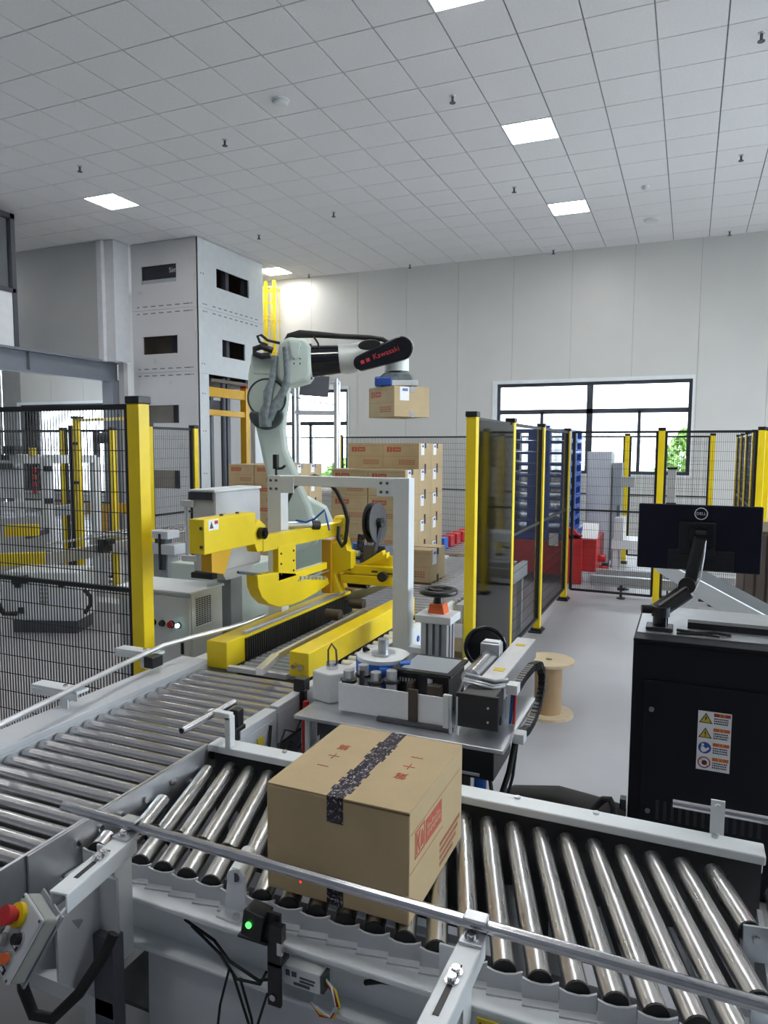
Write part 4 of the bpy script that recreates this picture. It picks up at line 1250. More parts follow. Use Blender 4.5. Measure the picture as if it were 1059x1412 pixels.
# white film tank with bent tube on top
MB().prism([(-1.345, 2.44), (-1.26, 2.42), (-1.21, 2.47), (-1.215, 2.56), (-1.33, 2.57)], 0.75, 0.868, 'z').build('white_hopper', 'cream', la, 0.006)
MB().cyl((-1.285, 2.495, 0.868), (-1.285, 2.495, 0.895), 0.024, 16).build('hopper_cap', 'steel', la)
MB().tube([(-1.305, 2.50, 0.89), (-1.305, 2.50, 0.94), (-1.29, 2.50, 0.968), (-1.27, 2.50, 0.945), (-1.265, 2.50, 0.88)], 0.004, 6).build('hopper_tube', 'brown', la)
# rollers that carry the label web
for x, y, r, zt in ((-1.165, 2.40, 0.024, 0.905), (-1.135, 2.47, 0.024, 0.91), (-1.06, 2.42, 0.024, 0.905), (-1.0, 2.43, 0.024, 0.915)):
    ro = MB().cyl((x, y, 0.75), (x, y, zt - 0.045), r * 0.9, 16).cyl((x, y, zt - 0.035), (x, y, zt), r * 0.85, 16).build('web_roller', 'zinc', la)
    MB().cyl((x, y, zt - 0.045), (x, y, zt - 0.034), r * 1.35, 18).build('roller_collar', 'plastic', ro)
MB().cyl((-1.105, 2.39, 0.85), (-1.105, 2.39, 0.915), 0.010, 10).build('tension_pin', 'plastic', la)
MB().box(-1.185, -0.745, 2.352, 2.356, 0.762, 0.868).build('label_web', 'paper', la)
MB().box(-1.185, -1.181, 2.356, 2.44, 0.762, 0.868).build('web_return', 'paper', la)
MB().box(-0.90, -0.865, 2.344, 2.352, 0.755, 0.885).build('brown_guide', 'brown', la)
MB().box(-0.765, -0.745, 2.335, 2.351, 0.765, 0.885).build('peel_plate', 'cream', la)
MB().box(-1.02, -0.73, 2.335, 2.351, 0.752, 0.766).build('web_table', 'darkgrey', la)
# label printer
MB().box(-1.0, -0.79, 2.475, 2.68, 0.75, 0.90).build('printer_body', 'black', la, 0.004)
MB().box(-1.02, -0.778, 2.463, 2.695, 0.90, 0.912).build('printer_lid', 'gloss', la, 0.003)
MB().box(-0.985, -0.80, 2.49, 2.67, 0.9121, 0.913).build('lid_film', 'grey', la)
MB().prism([(-1.01, 2.53), (-0.995, 2.51), (-0.965, 2.53), (-0.975, 2.57), (-0.995, 2.56)], 0.9131, 0.92, 'z').build('blue_tag', 'brightblue', la)
pd = MB()
for k in range(6):
    pd.box(-0.985 + 0.012 * k, -0.98 + 0.012 * k, 2.469, 2.475, 0.865, 0.88)
pd.box(-0.87, -0.85, 2.466, 2.475, 0.87, 0.89)
pd.build('printer_keys', 'alu', la, kind='stuff')
MB().box(-0.86, -0.81, 2.43, 2.475, 0.83, 0.875).build('printer_bracket', 'brown', la)
MB().box(-0.94, -0.92, 2.43, 2.475, 0.83, 0.875).build('printer_bracket', 'brown', la)
for x in (-0.735, -0.71):
    MB().cyl((x, 2.33, 0.752), (x, 2.33, 0.89), 0.006, 8).build('web_post', 'zinc', la)
# applicator pad and cylinder
MB().box(-0.715, -0.565, 2.325, 2.340, 0.785, 0.905).build('applicator_pad', 'black', la, 0.003)
MB().box(-0.70, -0.58, 2.340, 2.47, 0.80, 0.90).build('pad_block', 'plastic', la, 0.003)
pb = MB().cyl((-0.60, 2.325, 0.865), (-0.60, 2.322, 0.865), 0.004, 8).cyl((-0.60, 2.325, 0.815), (-0.60, 2.322, 0.815), 0.004, 8)
pb.build('pad_screws', 'zinc', la, kind='stuff')
MB().beam((-0.635, 2.50, 0.868), (-0.635, 3.12, 0.868), 0.085, 0.085).build('slide_beam', 'alu', la, 0.003)
sb = MB().box(-0.655, -0.615, 2.60, 2.64, 0.9106, 0.912).box(-0.655, -0.615, 2.98, 3.01, 0.9106, 0.912).build('beam_labels', 'stickeryellow', la)
MB().box(-0.66, -0.59, 2.48, 2.56, 0.75, 0.83).build('beam_support', 'darkgrey', la)
MB().cyl((-0.72, 2.52, 0.895), (-0.72, 2.80, 0.895), 0.036, 18).build('air_cylinder', 'steel', la)
MB().box(-0.76, -0.68, 2.80, 2.86, 0.86, 0.955).build('cylinder_head', 'alu', la, 0.003)
MB().box(-0.75, -0.685, 2.81, 2.85, 0.9555, 0.962).build('head_label', 'paper', la)
MB().ring((-0.765, 2.90, 0.91), 0.082, 0.010, (0.25, -1, 0.1), 30, 8).build('drive_wheel', 'gloss', la)
MB().cyl((-0.765, 2.895, 0.91), (-0.765, 2.915, 0.91), 0.075, 28).build('wheel_web', 'plastic', la)
hs = MB()
for dy, dz in ((0, 0), (0.02, 0.012), (-0.015, -0.004)):
    hs.tube([(-0.745, 2.47 + dy, 0.86 + dz), (-0.72, 2.45 + dy, 0.915 + dz), (-0.66, 2.43 + dy, 0.915 + dz), (-0.61, 2.44 + dy, 0.905 + dz), (-0.575, 2.48 + dy, 0.905 + dz)], 0.006, 6)
hs.build('clear_hoses', 'zinc', la)
MB().box(-0.57, -0.53, 2.46, 2.51, 0.875, 0.91).build('chain_end', 'cream', la, 0.002)
# drag chain loop
dc = MB()
pts = [(-0.545, 2.50, 0.885), (-0.540, 2.60, 0.90), (-0.53, 2.70, 0.91), (-0.515, 2.78, 0.90), (-0.505, 2.80, 0.86), (-0.50, 2.77, 0.815), (-0.50, 2.70, 0.765), (-0.505, 2.62, 0.735), (-0.51, 2.54, 0.725), (-0.515, 2.46, 0.735)]
pv = [Vector(p) for p in pts]
for a, b in zip(pv, pv[1:]):
    nseg = max(2, int((b - a).length / 0.018))
    for k in range(nseg):
        c0 = a.lerp(b, k / nseg)
        c1 = a.lerp(b, (k + 0.78) / nseg)
        dc.beam(c0, c1, 0.03, 0.026, (1, 0, 0.01))
dc.tube(pts, 0.008, 6)
dc.build('drag_chain', 'plastic', la)
MB().box(-0.535, -0.495, 2.42, 2.47, 0.715, 0.75).build('chain_end', 'cream', la, 0.002)
MB().tube([(-0.545, 2.50, 0.875), (-0.545, 2.49, 0.82), (-0.55, 2.5, 0.755)], 0.006, 6).build('red_hose', 'red', la)
MB().tube([(-0.556, 2.50, 0.875), (-0.556, 2.49, 0.82), (-0.562, 2.5, 0.755)], 0.006, 6).build('blue_hose', 'brightblue', la)
# fittings under the plate
MB().box(-0.74, -0.58, 2.34, 2.60, 0.60, 0.735).build('valve_block', 'plastic', la, 0.004)
MB().cyl((-0.69, 2.36, 0.48), (-0.69, 2.36, 0.60), 0.022, 12).cyl((-0.69, 2.36, 0.46), (-0.69, 2.36, 0.48), 0.016, 12).build('filter_bowl', 'brown', la)
MB().cyl((-0.635, 2.37, 0.47), (-0.635, 2.37, 0.60), 0.022, 12).build('oiler_bowl', 'brightblue', la)
MB().cyl((-0.70, 2.35, 0.615), (-0.63, 2.35, 0.615), 0.012, 10).build('fitting', 'zinc', la)
ht = MB()
ht.tube([(-0.53, 2.45, 0.72), (-0.54, 2.40, 0.62), (-0.57, 2.36, 0.5), (-0.62, 2.32, 0.42), (-0.66, 2.33, 0.25), (-0.68, 2.40, 0.02)], 0.010, 8)
ht.tube([(-0.525, 2.46, 0.72), (-0.53, 2.42, 0.6), (-0.56, 2.40, 0.45), (-0.60, 2.36, 0.38), (-0.64, 2.36, 0.02)], 0.006, 6)
ht.tube([(-0.60, 2.36, 0.62), (-0.58, 2.34, 0.52), (-0.62, 2.33, 0.44), (-0.67, 2.34, 0.40), (-0.70, 2.35, 0.2), (-0.70, 2.38, 0.02)], 0.008, 6)
ht.build('hoses', 'rubber', la)

# ================================================================== CONTROL CABINET AND PANEL BY THE SEALER
kc = thing('control_cabinet', 'pale grey control cabinet with grille and push buttons beside the yellow fence post', 'cabinet', (-2.8, 3.35, 0))
MB().box(-3.06, -2.54, 3.215, 3.50, 0.25, 0.925).build('body', 'white', kc, 0.004)
MB().box(-3.055, -2.548, 3.20, 3.216, 0.26, 0.905).build('door', 'white', kc, 0.004)
MB().box(-3.07, -2.53, 3.19, 3.51, 0.925, 0.94).build('top_cover', 'white', kc, 0.004)
gm = MB()
for r_ in range(14):
    for c_ in range(6):
        gm.box(-2.54, -2.5385, 3.25 + c_ * 0.024, 3.268 + c_ * 0.024, 0.735 + r_ * 0.0115, 0.742 + r_ * 0.0115)
gm.build('grille_slots', 'darkgrey', kc, kind='stuff')
MB().box(-2.541, -2.537, 3.24, 3.40, 0.725, 0.73).box(-2.541, -2.537, 3.24, 3.40, 0.898, 0.903).build('grille_frame', 'white', kc)
for x, m, r in ((-2.80, 'plastic', 0.014), (-2.735, 'motor', 0.014), (-2.67, 'red', 0.018), (-2.62, 'cyanglow', 0.012)):
    bt = MB().cyl((x, 3.20, 0.745), (x, 3.192, 0.745), r + 0.005, 16).build('button_ring', 'plastic', kc)
    MB().cyl((x, 3.192, 0.745), (x, 3.178, 0.745), r, 16).build('button', m, bt)
MB().box(-2.607, -2.588, 3.193, 3.20, 0.58, 0.66).build('door_latch', 'plastic', kc, 0.003)
for x in (-3.0, -2.6):
    for y in (3.26, 3.46):
        MB().box(x - 0.025, x + 0.025, y - 0.025, y + 0.025, 0, 0.25).build('leg', 'grey', kc)
op = thing('operator_panel', 'grey hooded operator panel with pipe handle on a grey pedestal', 'control panel', (-2.56, 3.6, 0))
MB().box(-2.66, -2.505, 3.39, 3.86, 1.02, 1.49).build('housing', 'lightgrey', op, 0.006)
MB().box(-2.505, -2.499, 3.395, 3.855, 1.03, 1.485).build('side_cover', 'lightgrey', op)
MB().box(-2.67, -2.495, 3.38, 3.87, 1.49, 1.505).build('top_cover', 'white', op, 0.004)
MB().box(-2.675, -2.505, 3.372, 3.39, 1.445, 1.49).build('hood', 'winframe', op)
MB().box(-2.66, -2.505, 3.36, 3.41, 0.985, 1.02).build('grip_bar', 'plastic', op, 0.006)
MB().cyl((-2.70, 3.385, 1.10), (-2.70, 3.385, 1.41), 0.011, 12).build('pipe_handle', 'lightgrey', op)
MB().box(-2.725, -2.64, 3.365, 3.40, 1.40, 1.44).build('handle_bracket', 'lightgrey', op, 0.003)
MB().box(-2.725, -2.64, 3.365, 3.40, 1.08, 1.115).build('handle_bracket', 'lightgrey', op, 0.003)
MB().box(-2.62, -2.52, 3.56, 3.68, 0.0, 1.02).build('pedestal', 'grey', op, 0.004)
MB().prism([(3.45, 1.02), (3.50, 0.96), (3.72, 0.96), (3.80, 1.02)], -2.63, -2.51, 'x').build('neck', 'lightgrey', op)
MB().box(-2.515, -2.497, 3.46, 3.48, 1.33, 1.36).box(-2.515, -2.497, 3.46, 3.48, 1.07, 1.10).build('hinge', 'plastic', op)
MB().box(-2.68, -2.46, 3.52, 3.74, 0, 0.02).build('foot_plate', 'grey', op)
rb_ = thing('robot_controller', 'pale green cabinet with plastic wrap on it behind the operator panel', 'cabinet', (-3.0, 4.2, 0))
MB().box(-3.3, -2.72, 3.95, 4.5, 0.05, 0.95).build('body', 'robot', rb_, 0.008)
MB().box(-3.25, -2.76, 4.0, 4.45, 0, 0.05).build('plinth', 'black', rb_)
MB().prism([(-3.05, 0.95), (-2.72, 0.95), (-2.74, 1.02), (-2.82, 1.04), (-2.93, 1.0)], 3.97, 4.2).build('plastic_wrap', 'cream', rb_, 0.01)

# ================================================================== ROBOT
RB = VIEW @ Vector((-0.72, 6.2, 0))
ro = thing('industrial_robot', 'pale green industrial robot arm with black forearm holding a carton aloft', 'robot', RB, -YAW)
V = lambda: MB(VIEW)
V().box(-1.15, -0.30, 5.78, 6.62, 0, 0.06).build('base_plate', 'darkgrey', ro, 0.005)
V().cyl((-0.72, 6.2, 0.06), (-0.72, 6.2, 0.42), 0.36, 32, 0.30).build('pedestal', 'robot', ro, 0.01)
V().cyl((-0.72, 6.2, 0.42), (-0.72, 6.2, 0.62), 0.34, 32).build('turntable', 'robot', ro, 0.01)
V().prism([(-1.02, 0.62), (-0.42, 0.62), (-0.40, 0.95), (-0.52, 1.22), (-0.70, 1.32), (-0.90, 1.24), (-1.04, 0.98)], 6.28, 6.50).build('shoulder', 'robot', ro, 0.02)
V().cyl((-0.76, 6.10, 1.02), (-0.76, 6.28, 1.02), 0.20, 28).build('shoulder_motor', 'robot', ro, 0.02)
low = [(-1.132, 2.47), (-1.152, 2.35), (-1.157, 2.194), (-1.135, 2.04), (-1.09, 1.91), (-1.06, 1.78), (-1.03, 1.63), (-0.99, 1.48), (-0.955, 1.25), (-0.94, 1.02), (-0.90, 0.90), (-0.80, 0.83), (-0.68, 0.86), (-0.60, 0.96), (-0.60, 1.07),
       (-0.64, 1.25), (-0.70, 1.386), (-0.768, 1.562), (-0.835, 1.73), (-0.857, 1.90), (-0.846, 2.01), (-0.822, 2.165), (-0.81, 2.30), (-0.83, 2.42), (-0.95, 2.48)]
V().prism(low, 6.08, 6.30).build('lower_arm', 'robot', ro, 0.03)
V().cyl((-0.985, 6.04, 2.16), (-0.985, 6.09, 2.16), 0.165, 36).build('elbow_cover', 'robot', ro, 0.015)
er = V().ring((-0.985, 6.04, 2.16), 0.158, 0.008, (0, 1, 0), 36, 6).build('elbow_seam', 'motor', ro)
hm = []
for k in range(13):
    a = PI + PI * k / 12
    hm.append((-0.985 + 0.135 * math.cos(a) * 1.05, 2.02 + 0.125 * math.sin(a)))
hm += [(-0.86, 2.06), (-0.93, 2.05), (-0.985, 2.07), (-1.04, 2.04), (-1.11, 2.05)]
V().prism(hm, 5.98, 6.06).build('motor_cover', 'motor', ro, 0.015)
V().prism([(-1.126, 2.452), (-1.12, 2.53), (-0.98, 2.545), (-0.88, 2.48), (-0.90, 2.35), (-1.10, 2.36)], 6.07, 6.30).build('elbow_shell', 'robot', ro, 0.015)
V().prism([(-0.90, 2.50), (-0.87, 2.61), (-0.80, 2.66), (-0.66, 2.645), (-0.62, 2.59), (-0.61, 2.355), (-0.65, 2.305), (-0.80, 2.26), (-0.89, 2.31)], 6.00, 6.36).build('elbow_casting', 'robot', ro, 0.025)
kb = V()
for x, z in ((-0.75, 2.48), (-0.70, 2.48), (-0.75, 2.44), (-0.70, 2.44), (-0.76, 2.56), (-0.70, 2.57)):
    kb.cyl((x, 6.0, z), (x, 5.993, z), 0.007, 8)
kb.build('casting_bolts', 'motor', ro, kind='stuff')
V().prism([(-0.79, 2.62), (-0.69, 2.61), (-0.71, 2.50), (-0.74, 2.47), (-0.77, 2.50)], 5.975, 6.0).build('cast_web', 'robot', ro, 0.008)
# forearm
V().cyl((-0.645, 6.18, 2.478), (-0.62, 6.18, 2.478), 0.15, 28).cyl((-0.62, 6.18, 2.479), (-0.385, 6.18, 2.498), 0.134, 32, 0.118).build('forearm_motor', 'gloss', ro, 0.008)
wf = V()
secs = [(-0.40, 2.51, 0.122, 0.112), (-0.30, 2.505, 0.126, 0.112), (-0.22, 2.525, 0.122, 0.105), (-0.10, 2.56, 0.108, 0.098), (0.0, 2.58, 0.075, 0.085), (0.10, 2.60, 0.06, 0.08), (0.16, 2.60, 0.045, 0.07)]
n = 20
vs = []
for x, z, rv, ry in secs:
    for k in range(n):
        a = 2 * PI * k / n
        vs.append((x, 6.2 + ry * math.cos(a), z + rv * math.sin(a)))
fs = [(i * n + k, i * n + (k + 1) % n, (i + 1) * n + (k + 1) % n, (i + 1) * n + k) for i in range(len(secs) - 1) for k in range(n)]
wf.add(vs, fs, True)
wf.add(vs[:n], [list(range(n))]).add(vs[-n:], [list(range(n))])
wf.build('forearm', 'robotwhite', ro)
ov = []
for k in range(20):
    a = 2 * PI * k / 20
    ov.append((-0.135 + 0.10 * math.cos(a) * (1.0 if math.cos(a) > 0 else 0.9), 2.612 + 0.045 * math.sin(a) + 0.01 * math.cos(a)))
V().prism(ov, 6.095, 6.125).build('forearm_opening', 'plastic', ro, 0.01)
# long black belt cover, capsule shaped
def capsule(p, q, r1, r2, n=10):
    d = math.atan2(q[1] - p[1], q[0] - p[0])
    pts = []
    for k in range(n + 1):
        a = d + PI / 2 + PI * k / n
        pts.append((p[0] + r1 * math.cos(a), p[1] + r1 * math.sin(a)))
    for k in range(n + 1):
        a = d - PI / 2 + PI * k / n
        pts.append((q[0] + r2 * math.cos(a), q[1] + r2 * math.sin(a)))
    return pts
bcv = V().prism(capsule((-0.195, 2.455), (0.135, 2.575), 0.066, 0.100), 6.02, 6.10).build('belt_cover', 'gloss', ro, 0.012)
dx = Vector((math.cos(-YAW) * 0.94, math.sin(-YAW) * 0.94, 0.34))
up_ = Vector((-dx.x * 0.36, -dx.y * 0.36, 0.94))
lettering('lettering', 'Kawasaki', 0.062, 'redtext', bcv, VIEW @ Vector((0.01, 6.0185, 2.535)), dx, up_)
MBL = V().beam((-0.20, 6.019, 2.452), (-0.17, 6.019, 2.463), 0.002, 0.03, (0, 0, 1)).beam((-0.155, 6.019, 2.470), (-0.125, 6.019, 2.481), 0.002, 0.03, (0, 0, 1))
MBL.build('logo_mark', 'redtext', bcv)
V().cyl((0.16, 6.13, 2.60), (0.16, 6.29, 2.60), 0.085, 24).build('wrist_joint', 'robotwhite', ro, 0.01)
V().ring((0.13, 6.12, 2.605), 0.085, 0.012, (0, 1, 0), 14, 6, PI, 0.2).build('wrist_hose', 'rubber', ro)
V().cyl((0.102, 6.2, 2.40), (0.102, 6.2, 2.54), 0.105, 28).build('wrist', 'robotwhite', ro, 0.006)
V().cyl((0.102, 6.2, 2.375), (0.102, 6.2, 2.40), 0.08, 24).build('tool_flange', 'plastic', ro)
V().prism([(-0.055, 2.305), (-0.04, 2.35), (0.0, 2.385), (0.21, 2.385), (0.235, 2.36), (0.245, 2.305)], 6.08, 6.32).build('gripper_housing', 'sleeve', ro, 0.02)
V().box(0.06, 0.28, 6.07, 6.34, 2.272, 2.318).build('gripper_plate', 'white', ro, 0.004)
V().box(-0.085, 0.065, 6.06, 6.20, 2.268, 2.345).build('blue_valve', 'blue', ro, 0.015)
V().box(-0.03, 0.23, 6.08, 6.34, 2.262, 2.275).build('suction_pad', 'rubber', ro)
# hoses over the arm
V().tube([(-0.86, 6.15, 2.60), (-0.80, 6.12, 2.675), (-0.715, 6.12, 2.70), (-0.56, 6.12, 2.695), (-0.375, 6.12, 2.682), (-0.128, 6.12, 2.672), (-0.02, 6.12, 2.66), (0.05, 6.12, 2.62), (0.10, 6.11, 2.62)], [0.02, 0.034, 0.034, 0.027, 0.022, 0.022, 0.02, 0.018, 0.016], 10).build('dress_hose', 'rubber', ro)
V().tube([(-0.60, 6.10, 2.68), (-0.56, 6.09, 2.62), (-0.55, 6.09, 2.575)], 0.009, 6).build('hose_strap', 'rubber', ro)
V().tube([(-0.88, 6.1, 2.62), (-0.98, 6.08, 2.64), (-1.03, 6.06, 2.68), (-1.06, 6.05, 2.67), (-1.04, 6.05, 2.62), (-0.98, 6.04, 2.60), (-1.02, 6.04, 2.57)], 0.012, 8).build('cable_loop', 'rubber', ro)
V().tube([(-0.93, 6.03, 2.55), (-1.02, 6.02, 2.58), (-1.08, 6.02, 2.56), (-1.08, 6.02, 2.52), (-1.02, 6.02, 2.50), (-0.95, 6.02, 2.51)], 0.026, 8).build('cable_bundle', 'plastic', ro)
sl_ = V()
sl_.tube([(-0.91, 6.0, 2.50), (-0.915, 5.99, 2.40), (-0.93, 5.97, 2.30), (-0.96, 5.96, 2.20), (-0.965, 5.95, 2.10), (-0.985, 5.95, 2.02), (-0.985, 5.96, 1.92)], [0.03, 0.028, 0.026, 0.04, 0.038, 0.055, 0.05], 10)
sl_.tube([(-0.82, 5.98, 2.57), (-0.81, 5.97, 2.48), (-0.805, 5.97, 2.36), (-0.81, 5.96, 2.26), (-0.86, 5.95, 2.16), (-0.92, 5.95, 2.07), (-0.96, 5.95, 1.98)], [0.024, 0.026, 0.024, 0.032, 0.034, 0.04, 0.04], 10)
sl_.build('hose_sleeve', 'sleeve', ro)
# held carton
hc = stock_carton('carton held in the air by the robot gripper', VIEW @ Vector((0.122, 6.20, 2.008)), -YAW - math.radians(56))

# ================================================================== CARTON STACKS ON PALLETS
def pallet(name, label, x0, x1, y0, y1, z0, m='timber', cat='pallet'):
    t = thing(name, label, cat, ((x0 + x1) / 2, (y0 + y1) / 2, z0))
    n = 7
    w = (x1 - x0) / (n + (n - 1) * 0.35)
    for k in range(n):
        a = x0 + k * w * 1.35
        MB().box(a, a + w, y0, y1, z0 + 0.118, z0 + 0.138).build('slat', m, t)
    for k in range(3):
        b = y0 + (y1 - y0 - 0.1) * k / 2
        MB().box(x0, x1, b, b + 0.1, z0 + 0.022, z0 + 0.117).build('bearer', m, t)
        MB().box(x0, x1, b, b + 0.1, z0, z0 + 0.02).build('slat', m, t)
    return t
proto = stock_carton('prototype', (0, 0, 0), 0)
LAY = ['bottom', 'second from bottom', 'middle', 'second from top full', 'top full']
def stack(name, xr, yf, z0, cols, rows, layers, extra, where, group):
    """cartons whose front right corner stands at xr, yf"""
    first = True
    for l in range(layers + (1 if extra else 0)):
        for c in range(cols):
            for r in range(rows):
                if l == layers and r not in extra:
                    continue
                vis = c == 0 or r == 0 or l >= layers - 1
                if not vis:
                    continue
                x = xr - 0.1935 - c * 0.3935
                y = yf + 0.183 + r * 0.3705
                ly = 'short topmost layer' if l == layers else LAY[l + 5 - layers] + ' layer'
                pos = ('right' if c == 0 else 'left') + (' front' if r == 0 else ' rear' if r == rows - 1 else ' middle')
                copy_tree(proto, 'carton in the %s of the %s, %s position' % (ly, where, pos), (x + 0.0015 * math.sin(7 * l + 3 * c + r), y + 0.002 * math.sin(5 * l + c + 2 * r), z0 + l * 0.2545), 0, group)
LAY = ['bottom', 'second', 'third', 'fourth', 'fifth']
stack('a', -2.455, 6.27, 0.272, 2, 3, 5, (1, 2), 'right hand carton stack', 'cartons of the right hand stack')
stack('b', -4.73, 7.77, 0.258, 2, 3, 5, (), 'carton stack behind the robot', 'cartons of the stack behind the robot')
def wipe(o):
    for c in list(o.children):
        wipe(c)
    bpy.data.objects.remove(o)
wipe(proto)
pallet('pallet', 'timber pallet under the right hand carton stack', -3.26, -2.43, 6.24, 7.40, 0.132)
pallet('pallet', 'timber pallet under the carton stack behind the robot', -5.53, -4.70, 7.74, 8.90, 0.118)
for lab, x0, x1, y0, y1, h in (('low chain conveyor under the right hand carton stack', -3.35, -2.40, 6.0, 8.6, 0.13), ('low chain conveyor under the carton stack behind the robot', -5.6, -4.65, 7.5, 9.0, 0.116)):
    t = thing('chain_conveyor', lab, 'conveyor', ((x0 + x1) / 2, (y0 + y1) / 2, 0))
    for x in (x0, x1 - 0.08, (x0 + x1) / 2 - 0.04):
        MB().box(x, x + 0.08, y0, y1, 0.02, h).build('chain_rail', 'lightgrey', t)
    MB().box(x0, x1, y0 + 0.3, y0 + 0.4, 0, 0.06).build('cross_member', 'grey', t)
    MB().box(x0, x1, y1 - 0.4, y1 - 0.3, 0, 0.06).build('cross_member', 'grey', t)

# ================================================================== SAFETY FENCES
def fence(name, label, posts, zt=1.95, panels=None, zb=0.13, wire=0.0032, mesh_from=0, foot=True, zm=1.055, step=0.02, pw=0.066, skip=()):
    """posts in order; between each pair a framed panel of black wire mesh"""
    t = thing('safety_fence', label, 'fence', (posts[0][0], posts[0][1], 0))
    for i, (x, y) in enumerate(posts):
        if i in skip:
            continue
        p = MB().box(x - pw / 2, x + pw / 2, y - pw / 2, y + pw / 2, 0.0, zt).build('post', 'yellow', t, 0.003)
        MB().box(x - pw / 2 - 0.006, x + pw / 2 + 0.006, y - pw / 2 - 0.006, y + pw / 2 + 0.006, zt, zt + 0.035).build('post_cap', 'plastic', p, 0.004)
        if foot:
            MB().box(x - 0.062, x + 0.062, y - 0.10, y + 0.10, 0, 0.014).box(x - 0.05, x + 0.05, y - 0.06, y + 0.06, 0.014, 0.035).build('foot_plate', 'plastic', p)
    for i in range(len(posts) - 1):
        if panels and i not in panels:
            continue
        a, b = Vector((*posts[i], 0)), Vector((*posts[i + 1], 0))
        d = (b - a)
        L = d.length
        d.normalize()
        s, e = a + d * (pw / 2 + 0.012), b - d * (pw / 2 + 0.012)
        fm = MB()
        for z in (zb, zm, zt - 0.012):
            fm.beam(s + Vector((0, 0, z)), e + Vector((0, 0, z)), 0.02, 0.026 if z != zm else 0.022)
        fm.beam(s + Vector((0, 0, zb)), s + Vector((0, 0, zt)), 0.036, 0.028, (d.x, d.y, 0.01))
        fm.beam(e + Vector((0, 0, zb)), e + Vector((0, 0, zt)), 0.036, 0.028, (d.x, d.y, 0.01))
        fm.build('panel_frame', 'wire', t)
        wm = MB()
        nrm = Vector((-d.y, d.x, 0))
        k = 1
        span = (e - s).length
        while k * step < span:
            p = s + d * (k * step)
            wm.beam(p + Vector((0, 0, zb)), p + Vector((0, 0, zt - 0.02)), wire, wire, (d.x, d.y, 0.01))
            k += 1
        z = zb + 0.1
        while z < zt - 0.03:
            wm.beam(s + nrm * wire + Vector((0, 0, z)), e + nrm * wire + Vector((0, 0, z)), wire, wire)
            z += 0.1
        wm.build('wire_mesh', 'wire', t, kind='stuff')
    return t
fl = fence('safety_fence', 'black mesh fence panel with thick yellow post on the left, nearest the camera', [(-4.35, 2.67), (-2.40, 2.67)], pw=0.072, wire=0.0038)
fence('safety_fence', 'mesh fence running back on the left between two thin yellow posts', [(-4.962, 5.655), (-4.962, 6.37)], wire=0.0024, step=0.03)
fence('safety_fence', 'far left mesh fence with a yellow post seen through the near fence', [(-9.6, 6.78), (-7.307, 6.78), (-6.50, 6.78)], wire=0.0035)
dg_ = thing('gate_frame', 'tall yellow and black gate frame behind the near left fence', 'gate', (-6.25, 5.98, 0))
MB().box(-6.275, -6.215, 5.95, 6.02, 0.0, 2.05).build('post', 'yellow', dg_, 0.003)
MB().box(-6.335, -6.277, 5.95, 6.02, 0.25, 1.98).build('light_curtain', 'plastic', dg_, 0.003)
MB().box(-6.40, -6.10, 5.88, 6.08, 0, 0.03).build('foot_plate', 'plastic', dg_)
MB().box(-6.29, -6.20, 5.94, 6.03, 2.05, 2.08).build('post_cap', 'plastic', dg_)
MB().beam((-6.215, 5.985, 2.035), (-5.07, 5.66, 2.035), 0.03, 0.03).build('top_rail', 'yellow', dg_)
MB().box(-5.115, -5.055, 5.62, 5.69, 0, 2.05).build('post', 'yellow', dg_, 0.003)
for z in (1.35, 1.78):
    MB().box(-6.275, -6.19, 5.93, 5.95, z - 0.015, z + 0.015).build('sensor_bracket', 'plastic', dg_)
rf = fence('safety_fence', 'yellow post fence with dark mesh running back beside the pallet magazine', [(-1.29, 4.475), (-1.29, 5.55), (-1.29, 6.80), (-1.29, 8.38)], wire=0.0030, step=0.028)
MB().box(-1.262, -1.259, 4.53, 5.50, 0.15, 1.93).build('clear_sheet', 'pvc', rf)
fence('safety_fence', 'mesh fence with yellow posts facing the aisle under the wide window', [(-1.26, 8.38), (-0.285, 8.34), (0.67, 8.30)], wire=0.0026, skip=(0,))
fence('safety_fence', 'row of close yellow posts seen edge on at the right edge', [(0.74, 8.50), (0.70, 9.5), (0.70, 10.6), (0.70, 11.6), (0.70, 12.6)], wire=0.003, foot=False)
fence('safety_fence', 'rear mesh fence with thin yellow posts in front of the back wall', [(-8.05, 12.65), (-6.0, 12.0), (-3.3, 11.5), (-0.88, 11.5), (0.30, 11.5)], wire=0.0035)

# ================================================================== PALLET MAGAZINE ON THE RIGHT
def blue_pallet(x0, y0, z0, k, sz=(0.98, 1.1)):
    t = thing('plastic_pallet', 'blue plastic pallet, number %s from the bottom of the stack behind the dark fence' % ['first', 'second', 'third', 'fourth', 'fifth', 'sixth', 'seventh', 'eighth', 'ninth'][k], 'pallet', (x0, y0, z0), group='blue pallets in the magazine')
    a, b = sz
    MB().box(x0, x0 + a, y0, y0 + b, z0 + 0.115, z0 + 0.145).build('deck', 'blue', t, 0.004)
    for u in (0, 0.5, 1):
        cx = x0 + u * (a - 0.11)
        for v in (0, 0.5, 1):
            cy = y0 + v * (b - 0.11)
            MB().box(cx, cx + 0.11, cy, cy + 0.11, z0 + 0.026, z0 + 0.115).build('block', 'blue', t)
        MB().box(cx, cx + 0.11, y0, y0 + b, z0, z0 + 0.026).build('runner', 'blue', t)
    return t
for k in range(9):
    blue_pallet(-2.40, 9.45, 0.66 + 0.150 * k, k)
pm = thing('pallet_magazine', 'red pallet magazine holding the blue pallets behind the dark fence', 'pallet dispenser', (-1.9, 10.0, 0))
